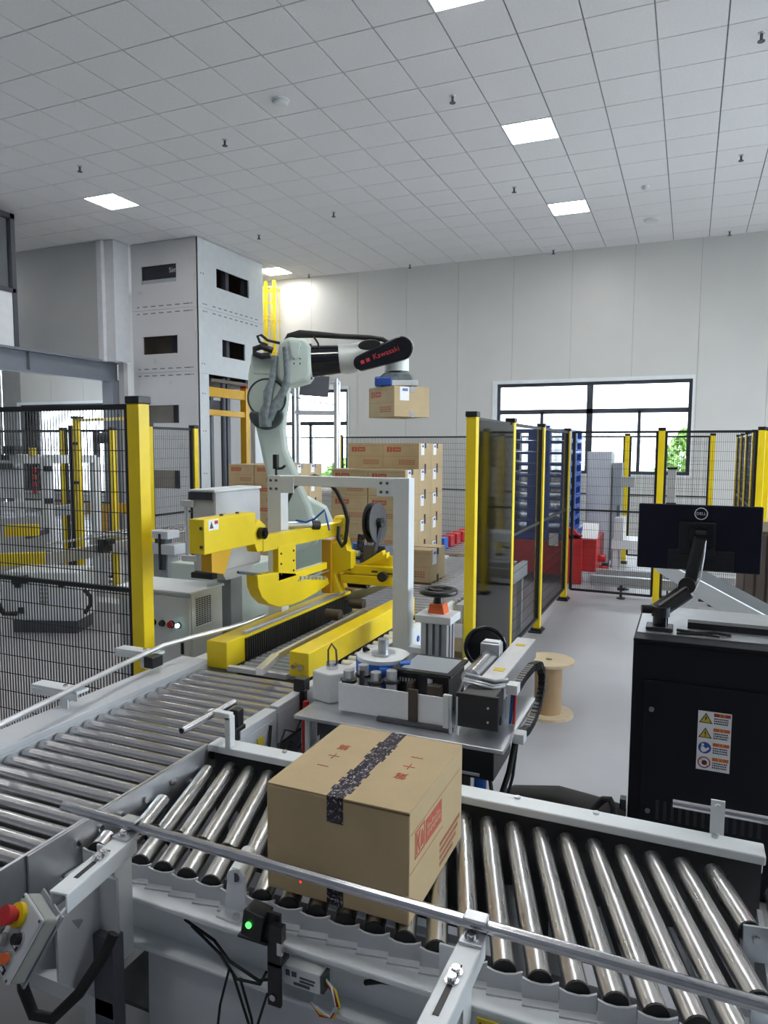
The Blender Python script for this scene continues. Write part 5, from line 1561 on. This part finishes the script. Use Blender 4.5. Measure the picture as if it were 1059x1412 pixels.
MB().box(-1.40, -1.22, 9.30, 9.36, 0.02, 0.66).prism([(-1.40, 0.60), (-1.22, 0.60), (-1.22, 0.62), (-1.34, 0.74), (-1.40, 0.74)], 9.30, 9.36).build('side_cheek', 'red', pm, 0.005)
MB().box(-1.225, -1.05, 9.36, 10.3, 0.18, 0.60).build('drive_box', 'red', pm, 0.005)
MB().cyl((-1.06, 9.6, 0.33), (-0.95, 9.6, 0.33), 0.05, 14).cyl((-1.06, 9.8, 0.16), (-0.93, 9.8, 0.16), 0.045, 14).build('drive_shaft', 'red', pm)
MB().box(-2.60, -2.45, 9.30, 10.75, 0.02, 0.70).build('side_cheek', 'red', pm, 0.005)
MB().box(-2.45, -1.40, 9.32, 9.38, 0.12, 0.55).build('front_panel', 'red', pm, 0.005)
MB().box(-2.45, -1.40, 10.62, 10.68, 0.12, 0.55).build('rear_panel', 'red', pm, 0.005)
MB().box(-2.45, -1.36, 9.4, 10.6, 0.55, 0.655).build('fork_plate', 'blue', pm, 0.005)
for x, y in ((-2.52, 9.38), (-2.52, 10.66)):
    MB().box(x - 0.06, x + 0.06, y - 0.05, y + 0.05, 0.6, 2.1).build('upright', 'blue', pm, 0.004)
MB().box(-1.83, -1.67, 9.335, 9.44, 0.55, 2.05).box(-2.40, -2.26, 9.335, 9.44, 0.55, 2.05).build('front_upright', 'blue', pm, 0.004)
pu = MB()
for k in range(8):
    pu.box(-1.765, -1.735, 9.331, 9.336, 0.75 + 0.16 * k, 0.80 + 0.16 * k)
pu.build('upright_holes', 'lightgrey', pm, kind='stuff')
pp = MB().prism([(9.295, 0.62), (9.305, 0.62), (9.45, 0.80), (9.44, 0.80)], -1.23, -1.03, 'x').build('paper_notice', 'paper', pm)
t = thing('paper_sheet', 'white paper sheet stuck on red panel behind the dark fence', 'paper', (-1.60, 9.31, 0.5))
MB().box(-1.64, -1.52, 9.30, 9.319, 0.50, 0.66).build('sheet', 'paper', t)
# red and blue rollers beyond the stack
rk = thing('pallet_conveyor', 'low conveyor with red and blue guide blocks right of the carton stack', 'conveyor', (-2.4, 8.4, 0))
MB().box(-2.75, -2.67, 7.62, 9.2, 0.45, 0.57).build('side_rail', 'lightgrey', rk)
MB().box(-2.16, -2.08, 7.62, 9.2, 0.45, 0.57).build('side_rail', 'lightgrey', rk)
for k in range(9):
    MB().cyl((-2.67, 7.72 + 0.17 * k, 0.55), (-2.16, 7.72 + 0.17 * k, 0.55), 0.03, 12).build('roller', 'rollerdull', rk)
for k, m in enumerate(('blue', 'brightblue', 'red', 'red', 'red', 'red')):
    MB().box(-2.74, -2.60, 7.66 + 0.25 * k, 7.82 + 0.25 * k, 0.57, 0.70).build('guide_block', m, rk, 0.01)
for k in range(3):
    MB().box(-2.20, -2.08, 7.9 + 0.4 * k, 8.1 + 0.4 * k, 0.57, 0.68).build('guide_block', 'red', rk, 0.01)
for x in (-2.71, -2.12):
    for y in (7.75, 9.0):
        MB().box(x - 0.03, x + 0.03, y - 0.03, y + 0.03, 0, 0.45).build('leg', 'lightgrey', rk)
# grey cabinets and low conveyor behind the aisle fence
gc = thing('electric_cabinet', 'tall plain grey cabinet behind the aisle fence under the window', 'cabinet', (-1.27, 10.2, 0))
MB().box(-1.40, -1.05, 10.98, 11.4, 0.06, 1.71).build('body', 'lightgrey', gc, 0.005)
MB().box(-1.38, -1.07, 11.0, 11.38, 0, 0.06).build('plinth', 'darkgrey', gc)
MB().box(-1.385, -1.065, 10.97, 10.985, 0.1, 1.68).build('door', 'lightgrey', gc, 0.004)
g2 = thing('electric_cabinet', 'narrow grey perforated cabinet beside the tall grey cabinet', 'cabinet', (-0.97, 10.4, 0))
MB().box(-1.02, -0.90, 10.95, 11.3, 0, 1.55).build('body', 'grey', g2, 0.004)
MB().box(-0.90, -0.72, 11.0, 11.2, 1.20, 1.34).build('side_box', 'boxgreen', g2, 0.004)
g3 = thing('machine_frame', 'low white machine frame behind the aisle fence', 'machine', (-0.6, 9.9, 0))
MB().box(-0.90, 0.2, 9.75, 10.3, 0.44, 0.56).build('bed', 'white', g3, 0.004)
MB().box(-0.88, -0.76, 9.8, 10.2, 0.56, 0.85).build('head', 'lightgrey', g3, 0.006)
for x in (-0.86, -0.3, 0.14):
    MB().box(x - 0.03, x + 0.03, 9.8, 9.86, 0, 0.44).build('leg', 'white', g3)
    MB().box(x - 0.03, x + 0.03, 10.2, 10.26, 0, 0.44).build('leg', 'white', g3)
MB().cyl((-0.85, 10.0, 0.56 + 0.29), (-0.85, 10.0, 1.0), 0.02, 10).build('valve', 'darkgrey', g3)
g4 = thing('chain_conveyor', 'long low rail conveyor on black levelling feet behind the aisle fence', 'conveyor', (-0.4, 8.9, 0))
MB().box(-1.03, 0.55, 8.72, 8.82, 0.13, 0.25).build('front_rail', 'zinc', g4, 0.003)
MB().box(-1.03, 0.55, 9.20, 9.28, 0.13, 0.25).build('rear_rail', 'zinc', g4, 0.003)
for x in (-0.68, -0.05, 0.3):
    for y in (8.70, 9.30):
        MB().cyl((x, y, 0.01), (x, y, 0.16), 0.015, 10).cyl((x, y, 0), (x, y, 0.015), 0.05, 14).box(x - 0.04, x + 0.04, y - 0.02, y + 0.02, 0.10, 0.13).build('levelling_foot', 'plastic', g4)
MB().box(0.40, 0.52, 8.62, 8.71, 0.02, 0.20).build('red_bumper', 'red', g4, 0.006)
wp = thing('curtain_roll', 'grey pleated roll hanging behind the yellow fence post under the window', 'roll', (-0.17, 8.9, 0))
MB().box(-0.225, -0.135, 8.95, 9.0, 1.13, 1.52).build('sheet', 'lightgrey', wp, 0.004)
MB().box(-0.235, -0.125, 8.94, 9.01, 1.52, 1.545).box(-0.235, -0.125, 8.94, 9.01, 1.10, 1.13).build('clip', 'plastic', wp)
MB().box(-0.19, -0.17, 8.97, 8.99, 0, 1.10).build('stand', 'darkgrey', wp)
MB().box(-0.27, -0.09, 8.90, 9.06, 0, 0.015).build('foot', 'darkgrey', wp)

# ================================================================== AISLE: CABINET, MONITOR, SPOOL, INCLINE
bk = thing('control_cabinet', 'large black machine cabinet with warning sticker at the right edge', 'cabinet', (0.2, 3.2, 0))
MB().box(-0.178, 0.75, 2.975, 3.62, 0.03, 0.985).build('body', 'cabblack', bk, 0.004)
MB().box(-0.15, 0.73, 3.0, 3.60, 0, 0.03).build('plinth', 'black', bk)
MB().box(-0.132, 0.72, 2.962, 2.976, 0.20, 0.835).build('door', 'cabblack', bk, 0.004)
MB().box(-0.178, 0.75, 2.965, 3.62, 0.985, 1.0).build('top_plate', 'cabblack', bk, 0.003)
MB().box(-0.17, 0.75, 3.06, 3.61, 1.0, 1.004).build('top_glare_sheet', 'zinc', bk)  # pale sheet painting the window's reflection on the glossy black top
for x, z in ((-0.10, 0.72), (-0.10, 0.30)):
    MB().cyl((x, 2.962, z), (x, 2.955, z), 0.010, 10).build('door_lock', 'steelgrey', bk)
vt = MB()
for k in range(14):
    vt.box(-0.07 + 0.028 * k, -0.058 + 0.028 * k, 2.9605, 2.963, 0.27, 0.35)
vt.build('vent_slots', 'black', bk, kind='stuff')
MB().box(0.02, 0.75, 3.20, 3.26, 1.004, 1.03).build('cable_tray', 'black', bk)
tb = MB()
tb.tube([(-0.02, 3.12, 1.012), (0.05, 3.10, 1.012), (0.12, 3.13, 1.012), (0.18, 3.11, 1.012)], 0.007, 6)
tb.tube([(-0.02, 3.075, 1.01), (0.02, 3.085, 1.01), (0.08, 3.10, 1.01), (0.14, 3.08, 1.01)], 0.005, 6)
tb.build('cables', 'rubber', bk)
# warning sticker
x0, x1, zt_, zb_ = 0.070, 0.188, 0.742, 0.507
yk = 2.962
st = MB().box(x0, x1, yk - 0.0012, yk, zb_, zt_).build('warning_sticker', 'paper', bk)
hh = (zt_ - zb_) / 4
def plate(x, a, z, b, m, name, d=0.0006):
    MB().box(x, a, yk - 0.0012 - d, yk - 0.0012, z, b).build(name, m, st)
for k in range(4):
    z1_ = zt_ - k * hh
    plate(x0 + 0.056, x1 - 0.004, z1_ - 0.018, z1_ - 0.005, 'stickerred' if k == 0 else 'orange', 'heading_band')
    lettering('lettering', ['\u5371 \u9669', '\u8b66 \u544a', '\u6ce8 \u610f', '\u8b66 \u544a'][k], 0.010, 'stickeryellow', st, (x0 + 0.085, yk - 0.0022, z1_ - 0.0115), (1, 0, 0), (0, 0, 1))
    tl = MB()
    rnd = random.Random(k)
    for q in range(3):
        x = x0 + 0.057
        while x < x1 - 0.012:
            w = rnd.uniform(0.003, 0.006)
            tl.box(x, x + w, yk - 0.0018, yk - 0.0012, z1_ - 0.029 - q * 0.009, z1_ - 0.0235 - q * 0.009)
            x += w + 0.0018
    tl.build('text_lines', 'ink', st, kind='stuff')
    cz, cx = z1_ - hh / 2 + 0.001, x0 + 0.028
    if k < 2:
        MB().prism([(cx - 0.024, cz - 0.019), (cx + 0.024, cz - 0.019), (cx, cz + 0.022)], yk - 0.0018, yk - 0.0012).build('sign_border', 'ink', st)
        MB().prism([(cx - 0.0185, cz - 0.0158), (cx + 0.0185, cz - 0.0158), (cx, cz + 0.016)], yk - 0.0023, yk - 0.0017).build('sign_field', 'stickeryellow', st)
        if k == 0:
            MB().prism([(cx - 0.001, cz + 0.008), (cx + 0.004, cz + 0.008), (cx + 0.001, cz), (cx + 0.004, cz), (cx - 0.003, cz - 0.012), (cx - 0.001, cz - 0.003), (cx - 0.004, cz - 0.003)], yk - 0.0028, yk - 0.0022).build('bolt_mark', 'ink', st)
        else:
            MB().box(cx - 0.002, cx + 0.002, yk - 0.0028, yk - 0.0022, cz - 0.006, cz + 0.007).box(cx - 0.002, cx + 0.002, yk - 0.0028, yk - 0.0022, cz - 0.013, cz - 0.009).build('exclamation_mark', 'ink', st)
    elif k == 2:
        MB().cyl((cx, yk - 0.0012, cz), (cx, yk - 0.0018, cz), 0.023, 28).build('sign_field', 'stickerblue', st)
        MB().cyl((cx - 0.007, yk - 0.0018, cz + 0.012), (cx - 0.007, yk - 0.0023, cz + 0.012), 0.005, 12).build('reader_head', 'paper', st)
        MB().prism([(cx - 0.014, cz - 0.01), (cx - 0.012, cz + 0.006), (cx - 0.003, cz + 0.004), (cx + 0.004, cz - 0.002), (cx + 0.014, cz + 0.005), (cx + 0.017, cz - 0.003), (cx + 0.004, cz - 0.015), (cx - 0.006, cz - 0.018)], yk - 0.0023, yk - 0.0017).build('reader_body', 'paper', st)
    else:
        MB().ring((cx, yk - 0.0015, cz), 0.021, 0.0022, (0, 1, 0), 28, 6).beam((cx - 0.015, yk - 0.0015, cz + 0.015), (cx + 0.015, yk - 0.0015, cz - 0.015), 0.001, 0.004, (0, 1, 0)).build('prohibition_ring', 'stickerred', st)
        MB().cyl((cx + 0.001, yk - 0.0012, cz - 0.001), (cx + 0.001, yk - 0.0017, cz - 0.001), 0.010, 14).build('hand_mark', 'ink', st)
# monitor on arm
mo = thing('monitor', 'black monitor seen from behind on an articulated arm', 'monitor', (0.05, 3.3, 1.37))
MB().box(-0.197, 0.292, 3.335, 3.352, 1.228, 1.513).build('back_shell', 'navy', mo, 0.006)
MB().box(-0.195, 0.290, 3.352, 3.362, 1.230, 1.511).build('screen_bezel', 'plastic', mo, 0.003)
MB().box(-0.03, 0.115, 3.318, 3.336, 1.30, 1.44).build('mount_recess', 'black', mo, 0.004)
MB().box(-0.07, 0.19, 3.325, 3.336, 1.232, 1.32).build('lower_housing', 'black', mo, 0.005)
lg = MB().ring((0.055, 3.334, 1.476), 0.0245, 0.0022, (0, 1, 0), 32, 6).build('logo_ring', 'paper', mo)
lettering('lettering', 'DELL', 0.017, 'paper', lg, (0.055, 3.3335, 1.476), (1, 0, 0), (0, 0, 1))
ma = thing('monitor_stand', 'glossy black jointed monitor arm clamped on the black cabinet', 'monitor arm', (-0.09, 3.14, 1.004))
MB().box(-0.14, -0.035, 3.09, 3.19, 1.0055, 1.02).build('base_plate', 'plastic', ma, 0.004)
MB().cyl((-0.085, 3.14, 1.02), (-0.085, 3.14, 1.075), 0.030, 18).build('base_post', 'gloss', ma)
MB().cyl((-0.085, 3.14, 1.06), (-0.085, 3.14, 1.10), 0.036, 18).cyl((-0.16, 3.13, 1.085), (-0.12, 3.14, 1.085), 0.018, 12).build('lower_joint', 'plastic', ma)
MB().beam((-0.10, 3.15, 1.075), (0.02, 3.22, 1.165), 0.058, 0.062).build('lower_arm', 'plastic', ma, 0.014)
MB().cyl((0.01, 3.19, 1.185), (0.02, 3.26, 1.185), 0.034, 18).build('elbow_joint', 'plastic', ma, 0.006)
MB().beam((0.02, 3.23, 1.18), (0.055, 3.27, 1.385), 0.05, 0.052, (1, 0, 0)).build('upper_arm', 'plastic', ma, 0.014)
MB().cyl((0.035, 3.27, 1.385), (0.075, 3.27, 1.385), 0.028, 16).box(0.01, 0.10, 3.30, 3.318, 1.33, 1.42).cyl((0.055, 3.27, 1.385), (0.055, 3.318, 1.385), 0.022, 14).build('tilt_head', 'gloss', ma, 0.004)
MB().tube([(0.075, 3.25, 1.37), (0.07, 3.225, 1.30), (0.06, 3.205, 1.22), (0.04, 3.19, 1.17)], 0.0035, 6).build('cable', 'zinc', ma)
# cable spool
sp = thing('cable_spool', 'empty pale wooden cable spool standing on the aisle floor', 'spool', (-0.80, 4.66, 0))
ringp = lambda z0, z1, r, ri: [(ri, z0), (r, z0), (r, z1), (ri, z1), (ri, z0)]
MB().lathe(ringp(0, 0.018, 0.165, 0.02), (-0.80, 4.66, 0), n=40).build('flange', 'wood', sp)
MB().lathe(ringp(0.018, 0.352, 0.088, 0.08), (-0.80, 4.66, 0), n=32).build('core', 'brownboard', sp)
MB().lathe(ringp(0.352, 0.37, 0.165, 0.022), (-0.80, 4.66, 0), n=40).build('flange', 'wood', sp)
MB().cyl((-0.80, 4.66, 0.34), (-0.80, 4.66, 0.353), 0.03, 16).build('bore', 'black', sp)
# black hose on the floor behind the near conveyor
fh = thing('floor_hose', 'fat black corrugated hose lying behind the near conveyor', 'hose', (-0.4, 2.9, 0))
MB().tube([(-0.85, 2.92, 0.10), (-0.72, 2.93, 0.16), (-0.62, 2.94, 0.21), (-0.45, 2.94, 0.235), (-0.30, 2.94, 0.22), (-0.20, 2.95, 0.20)], [0.06, 0.08, 0.095, 0.10, 0.10, 0.10], 14).tube([(-0.75, 2.88, 0.085), (-0.5, 2.87, 0.085), (-0.21, 2.87, 0.085)], 0.085, 12).build('hose', 'rubber', fh)
MB().tube([(-0.30, 2.86, 0.31), (-0.26, 2.84, 0.37), (-0.235, 2.83, 0.38), (-0.22, 2.83, 0.35), (-0.22, 2.83, 0.02)], 0.014, 8).build('thin_hose', 'rubber', fh)
MB().box(-0.205, -0.182, 2.93, 2.97, 0.28, 0.34).build('connector', 'plastic', fh)
# inclined conveyor beyond the cabinet
ic = thing('incline_conveyor', 'sloping grey belt conveyor with aluminium side beyond the monitor', 'conveyor', (0.3, 4.8, 0))
MB().prism([(-0.16, 1.055), (-0.10, 1.065), (0.75, 0.64), (0.75, 0.50), (0.70, 0.49), (-0.17, 1.02)], 4.60, 4.64).build('side_frame', 'white', ic, 0.003)
MB().prism([(-0.16, 1.01), (-0.10, 1.02), (0.75, 0.595), (0.75, 0.50), (0.70, 0.49), (-0.17, 0.98)], 5.22, 5.26).build('side_frame', 'white', ic, 0.003)
MB().prism([(-0.13, 1.02), (-0.10, 1.05), (0.75, 0.625), (0.75, 0.59)], 4.64, 5.22).build('belt', 'beltgrey', ic)
for x, z in ((0.62, 0.6), (0.05, 0.88)):
    for y in (4.62, 5.24):
        MB().box(x - 0.03, x + 0.03, y - 0.02, y + 0.02, 0, z).build('leg', 'white', ic)
be = thing('enclosure', 'dark brown slatted machine enclosure at the right edge behind the monitor', 'machine', (0.8, 6.6, 0))
MB().box(0.44, 1.6, 6.4, 7.3, 0.0, 1.10).build('body', 'brown', be, 0.005)
for k in range(14):
    MB().box(0.45 + 0.08 * k, 0.51 + 0.08 * k, 6.385, 6.402, 0.05, 1.07).build('slat', 'brown', be)

# ================================================================== MACHINES BEHIND THE LEFT FENCE
ms = thing('electric_cabinet', 'white low cabinet with black knobs behind the near left fence', 'cabinet', (-5.3, 4.7, 0))
MB().prism([(-5.85, 4.68), (-5.2, 4.92), (-5.36, 5.3), (-6.0, 5.08)], 0.12, 0.58, 'z').build('body', 'white', ms, 0.01)
MB().prism([(-5.80, 4.72), (-5.22, 4.93), (-5.36, 5.26), (-5.97, 5.06)], 0.0, 0.12, 'z').build('plinth', 'darkgrey', ms)
d_ = Vector((0.65, 0.24, 0)).normalized()
nn = Vector((d_.y, -d_.x, 0))
for s_, z in ((0.14, 0.46), (0.55, 0.47), (0.16, 0.22)):
    p = Vector((-5.85, 4.68, z)) + d_ * s_ + nn * 0.01
    MB().beam(p - d_ * 0.024, p + d_ * 0.024, 0.03, 0.052).build('latch', 'plastic', ms)
for r_ in range(5):
    for s_ in (0.36, 0.40):
        p = Vector((-5.85, 4.68, 0.30 + 0.04 * r_)) + d_ * s_ + nn * 0.005
        MB().beam(p - d_ * 0.014, p + d_ * 0.014, 0.012, 0.028).build('notice', 'boxgreen', ms)
MB().tube([Vector((-5.95, 4.66, 0.50)), Vector((-5.90, 4.60, 0.42)), Vector((-5.86, 4.60, 0.32)), Vector((-5.80, 4.62, 0.20)), Vector((-5.72, 4.70, 0.19))], 0.022, 8).build('cable_loom', 'rubber', ms)
MB().tube([Vector((-5.14, 4.95, 0.42)), Vector((-5.08, 4.96, 0.36)), Vector((-5.08, 4.96, 0.28)), Vector((-5.14, 4.95, 0.20))], 0.02, 8).build('cable_loom', 'rubber', ms)
MB().beam((-5.75, 4.70, 0.50), (-5.62, 4.75, 0.52), 0.06, 0.07).build('socket_block', 'plastic', ms)
lk = thing('roller_conveyor', 'left background conveyor with grey side rails behind the near fence', 'conveyor', (-6.3, 6, 0))
MB().box(-5.62, -5.56, 4.95, 7.4, 0.62, 0.74).build('side_rail', 'zinc', lk, 0.003)
MB().box(-6.34, -6.29, 6.2, 7.4, 0.62, 0.74).build('side_rail', 'zinc', lk, 0.003)
for k in range(14):
    MB().cyl((-6.29, 6.25 + 0.083 * k, 0.71), (-5.62, 6.25 + 0.083 * k, 0.71), 0.025, 10).build('roller', 'rollerdull', lk)
MB().tube([(-5.54, 4.9, 0.83), (-5.54, 6.0, 0.83), (-5.54, 7.4, 0.83)], 0.012, 8).build('guide_tube', 'zinc', lk)
for y in (6.0, 6.6, 7.3):
    MB().box(-5.62, -5.56, y - 0.03, y + 0.03, 0, 0.62).build('leg', 'lightgrey', lk)
    MB().box(-5.56, -5.52, y - 0.01, y + 0.01, 0.70, 0.84).build('tube_bracket', 'zinc', lk)
for y in (6.4, 7.3):
    MB().box(-6.34, -6.29, y - 0.03, y + 0.03, 0, 0.62).build('leg', 'lightgrey', lk)
MB().box(-5.56, -5.50, 5.55, 5.68, 0.66, 0.80).cyl((-5.5, 5.62, 0.76), (-5.42, 5.62, 0.78), 0.03, 10).build('sensor_clamp', 'plastic', lk)
f2 = thing('floor_rail', 'low grey rail base on the floor behind the near left fence', 'rail', (-4.5, 5.0, 0))
MB().box(-6.0, -3.9, 5.72, 5.92, 0.0, 0.10).build('rail', 'lightgrey', f2, 0.004)
sv = thing('floor_block', 'white block with black strap standing behind the near yellow post', 'box', (-4.6, 5.1, 0))
MB().box(-4.90, -4.50, 6.1, 6.4, 0.03, 0.58).build('body', 'white', sv, 0.02)
MB().box(-4.88, -4.52, 6.12, 6.38, 0, 0.03).build('base', 'darkgrey', sv)
ym = thing('erector_machine', 'white framed machine with yellow bars at the far left edge', 'machine', (-7.0, 5.8, 0))
for x, y in ((-7.9, 5.50), (-6.62, 5.90), (-7.9, 6.6), (-6.62, 6.6)):
    MB().box(x - 0.045, x + 0.045, y - 0.045, y + 0.045, 0, 1.62).build('frame_post', 'white', ym, 0.004)
MB().beam((-7.9, 5.50, 1.60), (-6.62, 5.90, 1.60), 0.07, 0.09).beam((-7.9, 6.6, 1.60), (-6.62, 6.6, 1.60), 0.07, 0.09).beam((-6.62, 5.9, 1.60), (-6.62, 6.6, 1.60), 0.07, 0.09).build('top_frame', 'white', ym, 0.004)
MB().beam((-7.9, 5.50, 1.03), (-6.62, 5.90, 1.10), 0.07, 0.09).build('mid_rail', 'white', ym, 0.004)
MB().beam((-7.7, 5.58, 1.34), (-6.95, 5.82, 1.34), 0.02, 0.36).build('panel', 'lightgrey', ym)
MB().beam((-7.35, 5.66, 1.53), (-7.0, 5.77, 1.53), 0.03, 0.06).build('tinted_strip', 'motor', ym)
MB().beam((-7.6, 5.5, 0.55), (-6.66, 5.86, 0.62), 0.03, 0.7).build('lower_panel', 'lightgrey', ym)
MB().box(-6.80, -6.66, 5.95, 6.5, 0.95, 1.06).build('bed', 'grey', ym)
for x, y, z in ((-6.56, 5.86, 1.50), (-6.56, 5.86, 1.14), (-7.02, 5.70, 1.62)):
    MB().box(x - 0.03, x + 0.03, y - 0.03, y + 0.03, z - 0.03, z + 0.03).build('corner_joint', 'plastic', ym)
mk = MB()
for k in range(4):
    mk.box(-6.74, -6.69, 5.80, 5.815, 1.22 + 0.08 * k, 1.27 + 0.08 * k)
mk.build('red_marks', 'red', ym, kind='stuff')
MB().beam((-6.9, 5.02, 0.56), (-6.06, 5.33, 0.60), 0.08, 0.13).build('yellow_bar', 'yellow', ym, 0.006)
MB().beam((-6.6, 5.32, 0.86), (-6.28, 5.45, 0.87), 0.08, 0.12).build('yellow_bar', 'yellow', ym, 0.006)
MB().beam((-6.62, 5.9, 0.55), (-6.15, 5.32, 0.50), 0.06, 0.06).beam((-6.62, 5.9, 0.8), (-6.4, 5.42, 0.80), 0.05, 0.05).build('bar_support', 'darkgrey', ym)
MB().cyl((-6.98, 5.75, 1.66), (-6.98, 5.75, 1.75), 0.11, 16).build('black_dome', 'plastic', ym)
MB().box(-6.79, -6.72, 5.80, 5.86, 1.645, 1.73).build('yellow_cap', 'stickeryellow', ym)
cam_ = thing('camera_stand', 'dark sensor head on a stand behind the white framed machine', 'sensor', (-6.9, 6.9, 0))
MB().box(-6.93, -6.88, 6.9, 6.95, 0, 1.95).build('stand', 'darkgrey', cam_)
MB().box(-7.02, -6.80, 6.82, 7.02, 0, 0.03).build('foot', 'darkgrey', cam_)
MB().cyl((-6.88, 6.92, 1.85), (-6.66, 6.97, 1.87), 0.07, 14).build('head', 'darkgrey', cam_)
yb_ = thing('barrier_rail', 'yellow barrier rail on the floor far behind the gate frame', 'barrier', (-8.3, 8.4, 0))
MB().beam((-9.0, 8.2, 0.78), (-7.6, 8.7, 0.80), 0.06, 0.16).build('rail', 'yellowdk', yb_, 0.004)
for p in ((-8.9, 8.24), (-8.3, 8.45), (-7.7, 8.66)):
    MB().box(p[0] - 0.03, p[0] + 0.03, p[1] - 0.03, p[1] + 0.03, 0, 0.72).build('leg', 'yellowdk', yb_)
# grey sensor stand beside the yellow post
gs = thing('clamp_stand', 'grey clamp stand with black lever right of the near yellow post', 'stand', (-3.75, 4.4, 0))
MB().box(-3.84, -3.70, 4.40, 4.52, 0, 0.92).build('column', 'grey', gs, 0.005)
MB().box(-3.88, -3.60, 4.36, 4.50, 0.92, 1.0).box(-3.86, -3.66, 4.36, 4.5, 1.04, 1.10).build('clamp_block', 'lightgrey', gs, 0.005)
MB().box(-3.82, -3.72, 4.40, 4.48, 1.0, 1.04).build('spacer', 'darkgrey', gs)
MB().cyl((-3.74, 4.38, 0.80), (-3.74, 4.38, 1.08), 0.025, 10).build('lever', 'plastic', gs)
MB().box(-3.92, -3.62, 4.34, 4.58, 0, 0.015).build('foot', 'darkgrey', gs)
b3 = thing('carton', 'carton on the floor just right of the near yellow post', 'carton', (-4.05, 4.9, 0))
carton_parts(b3, 0.4, 0.38, 0.56)
# aluminium rack with a screen by the rear left window
ar = thing('equipment_rack', 'aluminium rack with a dark screen in front of the window behind the robot', 'rack', (-5.1, 9.4, 0))
a_, b_ = Vector((-5.38, 9.23, 0)), Vector((-4.81, 9.47, 0))
dd = (b_ - a_).normalized()
nn2 = Vector((-dd.y, dd.x, 0)) * 0.5
for p in (a_, b_, a_ + nn2, b_ + nn2):
    MB().beam(p, p + Vector((0, 0, 2.76)), 0.05, 0.05, (1, 0, 0.01)).build('post', 'alu', ar)
for z in (1.1, 2.27, 2.73):
    fm = MB().beam(a_ + Vector((0, 0, z)), b_ + Vector((0, 0, z)), 0.045, 0.045).beam(a_ + nn2 + Vector((0, 0, z)), b_ + nn2 + Vector((0, 0, z)), 0.045, 0.045)
    fm.beam(a_ + Vector((0, 0, z)), a_ + nn2 + Vector((0, 0, z)), 0.045, 0.045).beam(b_ + Vector((0, 0, z)), b_ + nn2 + Vector((0, 0, z)), 0.045, 0.045)
    fm.build('rail', 'alu', ar)
q0 = a_ + dd * 0.10 - Vector((-dd.y, dd.x, 0)) * 0.05
MB().beam(q0 + Vector((0, 0, 2.66)), q0 + dd * 0.42 + Vector((0, 0, 2.63)), 0.04, 0.30).build('screen', 'darkgrey', ar, 0.005)
MB().tube([a_ + Vector((0.0, -0.03, 2.5)), a_ + Vector((0.01, -0.04, 1.8)), a_ + Vector((0, -0.03, 1.2))], 0.02, 6).build('cable', 'plastic', ar)
MB().tube([a_ + Vector((0.05, 0, 2.48)), a_ + dd * 0.25 + Vector((0, 0, 2.42)), b_ + Vector((-0.02, 0, 2.38))], 0.008, 6).build('cable', 'plastic', ar)
bpy.context.view_layer.update()
